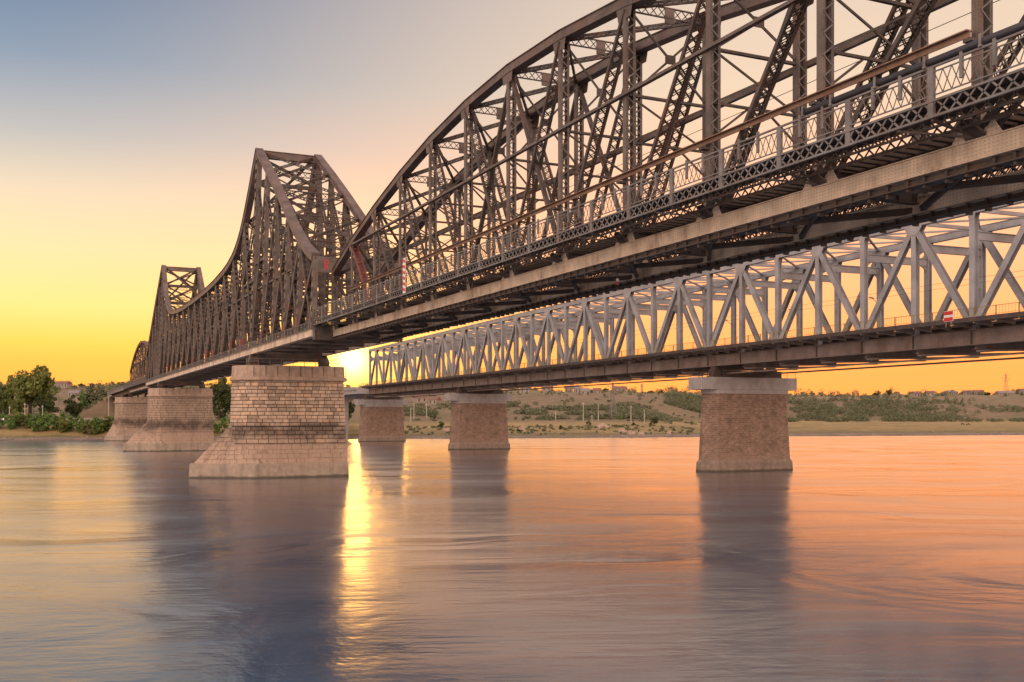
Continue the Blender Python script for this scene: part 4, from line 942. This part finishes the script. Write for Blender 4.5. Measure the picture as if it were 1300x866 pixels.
def pylon(px, d, py_top, label):
    x, y = at(px, d); z = bank(px, d) - .5; H = CAM.z + (PHY - py_top) / F * d - z; b = H * .09
    t = thing('lattice_pylon', (x, y, z), label, 'pylon', 'power pylons', rz=-TH + .3, local=True); t['_base'] = (0.0, 0.0, 0.0)
    W = lambda f: b * (1 - f) ** 1.2 + .25
    lv = [0, .16, .3, .42, .53, .63, .72, .8, .88, .95, 1]
    for sx in (-1, 1):
        for sy in (-1, 1):
            lg = MB()
            for a, c in zip(lv, lv[1:]): lg.bar((sx * W(a), sy * W(a), H * a), (sx * W(c), sy * W(c), H * c), .22, .22)
            lg.build('leg', 'lattice', t)
    br = MB()
    for a, c in zip(lv, lv[1:]):
        for s in (-1, 1):
            for e in (-1, 1):
                br.bar((s * W(a), e * W(a), H * a), (-s * W(c), e * W(c), H * c), .12, .12); br.bar((e * W(a), s * W(a), H * a), (e * W(c), -s * W(c), H * c), .12, .12)
    br.build('bracing', 'lattice', t, stuff=True)
    for f, l in ((.66, .2), (.78, .27), (.9, .18)):
        for s in (-1, 1): MB().bar((0, 0, H * f + .5), (s * H * l, 0, H * f), .25, .22).bar((0, 0, H * f - .9), (s * H * l, 0, H * f), .16, .16).build('crossarm', 'lattice', t)
pylon(1277, interp(SHORE, 1277) + 760, 474, 'lattice power pylon on the skyline at far right')
pylon(778, interp(SHORE, 778) + 165, 486, 'large lattice pylon in front of the brown slope, middle')
pylon(815, interp(SHORE, 815) + 780, 487, 'small distant pylon on the skyline left of the nearest brick pier')
def rock(name, px, py, w_, h_, label, seed, d=None):
    r = random.Random(seed); d = d or ground_hit(px, py); x, y = at(px, d); z = bank(px, d); mb = MB()
    W = w_ * d / F / 2; H = h_ * d / F; rings = []
    for j, (f, s) in enumerate(((-.3, .9), (.0, 1.0), (.35, .97), (.7, .8), (1.0, .45))):
        rings.append([V((math.cos(a * .785) * W * s * r.uniform(.8, 1.12), math.sin(a * .785) * W * .8 * s * r.uniform(.8, 1.12), H * f * r.uniform(.85, 1.1))) for a in range(8)])
    mb.loft(rings); o = mb.build(name, 'rock'); o.location = (x, y, z); o.rotation_euler = (0, 0, -TH + r.uniform(-.5, .5)); tag(o, label, 'rock', 'large rocks on the shore')
rock('boulder', 790, 549.5, 12, 5.5, 'leftmost of the three large shore boulders', 1); rock('boulder', 802, 552, 11, 5, 'middle of the three large shore boulders', 2); rock('boulder', 814, 552.5, 9, 4.5, 'rightmost of the three large shore boulders', 3)
rock('boulder', 850, 551, 10, 3.5, 'flat boulder left of the nearest brick pier', 4); rock('boulder', 765, 544, 18, 6, 'broad brown rock ledge on the middle shore', 6); rock('boulder', 566, 548, 12, 5, 'rock by the water left of the middle brick pier', 8)
rock('concrete_block', 663, 547.5, 11, 7, 'square ruined block on the shore right of the middle brick pier', 5)
sb = MB(); r = random.Random(8)
for _ in range(1500):
    px = r.uniform(-60, 890) if r.random() < .75 else r.uniform(890, 1400); d = interp(SHORE, px) + r.uniform(1, 9 if px < 500 else 28); x, y = at(px, d); z = bank(px, d); s = r.uniform(.15, .6)
    sb.add([V((x + r.uniform(-s, s), y + r.uniform(-s, s), z + r.uniform(-.1, s))) for _ in range(4)], [(0, 1, 2), (0, 2, 3), (0, 3, 1), (1, 3, 2)])
tag(sb.build('shore_stones', 'rock'), 'loose stones along the waterline', 'stones', kind='stuff')
# two grazing cows, one continuous body each
def cow(px, py, flip, label):
    d = ground_hit(px, py); x, y = at(px, d); z = bank(px, d)
    vs = [(-1.1, 0, 1.25), (-.5, 0, 1.2), (.3, 0, 1.2), (.85, 0, 1.3), (1.25, 0, 1.05), (1.6, 0, .55), (1.75, 0, .3)]; rad = [.3, .42, .42, .36, .22, .2, .12]
    es = [(i, i + 1) for i in range(6)]
    for bx, k in ((-1.0, 0), (.75, 3)):
        for s in (-1, 1):
            n = len(vs); vs += [(bx, s * .25, .95), (bx + (-.1 if k == 0 else .03), s * .27, .5), (bx, s * .27, .03)]; rad += [.2, .1, .08]; es += [(k, n), (n, n + 1), (n + 1, n + 2)]
    n = len(vs); vs += [(-1.35, 0, 1.1), (-1.4, 0, .6)]; rad += [.07, .05]; es += [(0, n), (n, n + 1)]
    n = len(vs); vs += [(1.5, .28, .8), (1.5, -.28, .8)]; rad += [.06, .06]; es += [(5, n), (5, n + 1)]
    me = bpy.data.meshes.new('cow'); me.from_pydata(vs, es, []); o = bpy.data.objects.new('cow', me); COL.objects.link(o)
    sm = o.modifiers.new('skin', 'SKIN'); 
    for i, q in enumerate(rad): me.skin_vertices[0].data[i].radius = (q, q)
    me.skin_vertices[0].data[1].use_root = True
    o.modifiers.new('sub', 'SUBSURF').levels = 1; me.materials.append(M['hide'])
    o.location = (x, y, z); o.rotation_euler = (0, 0, -TH + (math.pi if flip else .2)); tag(o, label, 'cow', 'grazing cows')
cow(1222, 540, False, 'left of two dark cows grazing on the tan meadow'); cow(1229, 540.3, True, 'right of two dark cows grazing on the tan meadow')
# vehicles, stalls and a shelter by the road on the left bank
def on_left(px, d): x, y = at(px, d); return (x, y, bank(px, d))
def car(px, d, mat, label, van=False):
    t = thing('parked_van' if van else 'parked_car', on_left(px, d), label, 'van' if van else 'car', 'vehicles on the left bank', rz=-TH, local=True); t['_base'] = (0.0, 0.0, 0.0)
    prof = [(-2.1, .35), (2.1, .35), (2.15, .8), (1.2, .95), (.6, 1.45), (-1.2, 1.45), (-1.9, .95), (-2.15, .85)] if not van else [(-2.6, .4), (2.6, .4), (2.6, 1.1), (2.1, 1.3), (1.6, 2.2), (-2.6, 2.2)]
    MB().prism([(x, -.85, z) for x, z in prof], (0, 1, 0), 1.7).build('body', mat, t)
    gl = [(1.0, .98), (.55, 1.4), (-1.1, 1.4), (-1.7, .98)] if not van else [(1.9, 1.35), (1.5, 2.05), (.6, 2.05), (.6, 1.35)]
    MB().prism([(x, -.88, z) for x, z in gl], (0, 1, 0), 1.76).build('windows', 'glass', t)
    for xx in (-1.3, 1.35):
        for s in (-1, 1): MB().tube((xx, s * .72, .34), (xx, s * .92, .34), .34, n=12).build('wheel', 'tyre', t)
car(4, 463, 'white', 'white parked van at the left edge by the road', True); car(128, 464, 'white', 'white parked car by the foot of the earth ramp')
car(24, 465, 'red', 'red parked car beside the red roofed stall')
t = thing('market_stall', on_left(16, 463), 'open stall with red canopy roof on the left bank', 'stall', rz=-TH, local=True); t['_base'] = (0.0, 0.0, 0.0)
for xx in (-2, 2):
    for yy in (-1.2, 1.2): MB().box((xx - .08, yy - .08, 0), (xx + .08, yy + .08, 2.2)).build('post', 'pole', t)
MB().loft([[(-2.4, -1.6, 2.2), (2.4, -1.6, 2.2), (2.4, 1.6, 2.2), (-2.4, 1.6, 2.2)], [(-1.4, -.3, 3.0), (1.4, -.3, 3.0), (1.4, .3, 3.0), (-1.4, .3, 3.0)]]).build('canopy', 'primer', t); MB().box((-1.9, -1.1, .0), (1.9, -.5, 1.0)).build('counter', 'wall', t)
t = thing('kiosk', on_left(34, 463), 'small white square kiosk below the pale pole', 'kiosk', rz=-TH, local=True); t['_base'] = (0.0, 0.0, 0.0)
MB().box((-1.6, -1.3, -.3), (1.6, 1.3, 2.6)).build('wall', 'white', t); MB().box((-1.8, -1.5, 2.6), (1.8, 1.5, 2.8)).build('roof', 'roof_gr', t); MB().box((-.6, -1.36, 1.0), (.6, -1.28, 2.0)).build('window', 'glass', t)
t = thing('arched_shelter', on_left(69, 470), 'low arched brown shelter behind the bushes on the left bank', 'shelter', rz=-TH, local=True); t['_base'] = (0.0, 0.0, 0.0)
sh = MB(); n = 12; R1, R2 = 3.6, 3.3
ring1 = lambda R_, y: [(math.cos(math.pi * i / n) * R_, y, math.sin(math.pi * i / n) * R_ * 1.05) for i in range(n + 1)]
o1, o2, i1, i2 = ring1(R1, -2), ring1(R1, 3), ring1(R2, -2), ring1(R2, 3); vs = o1 + o2 + i1 + i2; m_ = n + 1
sh.add(vs, [(k, k + 1, m_ + k + 1, m_ + k) for k in range(n)] + [(2 * m_ + k, 3 * m_ + k, 3 * m_ + k + 1, 2 * m_ + k + 1) for k in range(n)] + [(k, 2 * m_ + k, 2 * m_ + k + 1, k + 1) for k in range(n)]); sh.build('vault', 'rock', t)
MB().box((-3.3, 2.4, 0), (3.3, 2.6, 2.2)).build('back_wall', 'wall', t)
t = thing('low_wall', on_left(100, 460), 'long low whitewashed wall behind the bushes on the left bank', 'wall', rz=-TH, local=True); t['_base'] = (0.0, 0.0, 0.0)
for k in range(9): MB().box((-14 + k * 3.2, -.15, -1), (-14 + k * 3.2 + 3.1, .15, 1.35 + .12 * (k % 2))).build('panel', 'wall', t)
for o in list(bpy.data.objects):
    if '_base' in o: del o['_base']
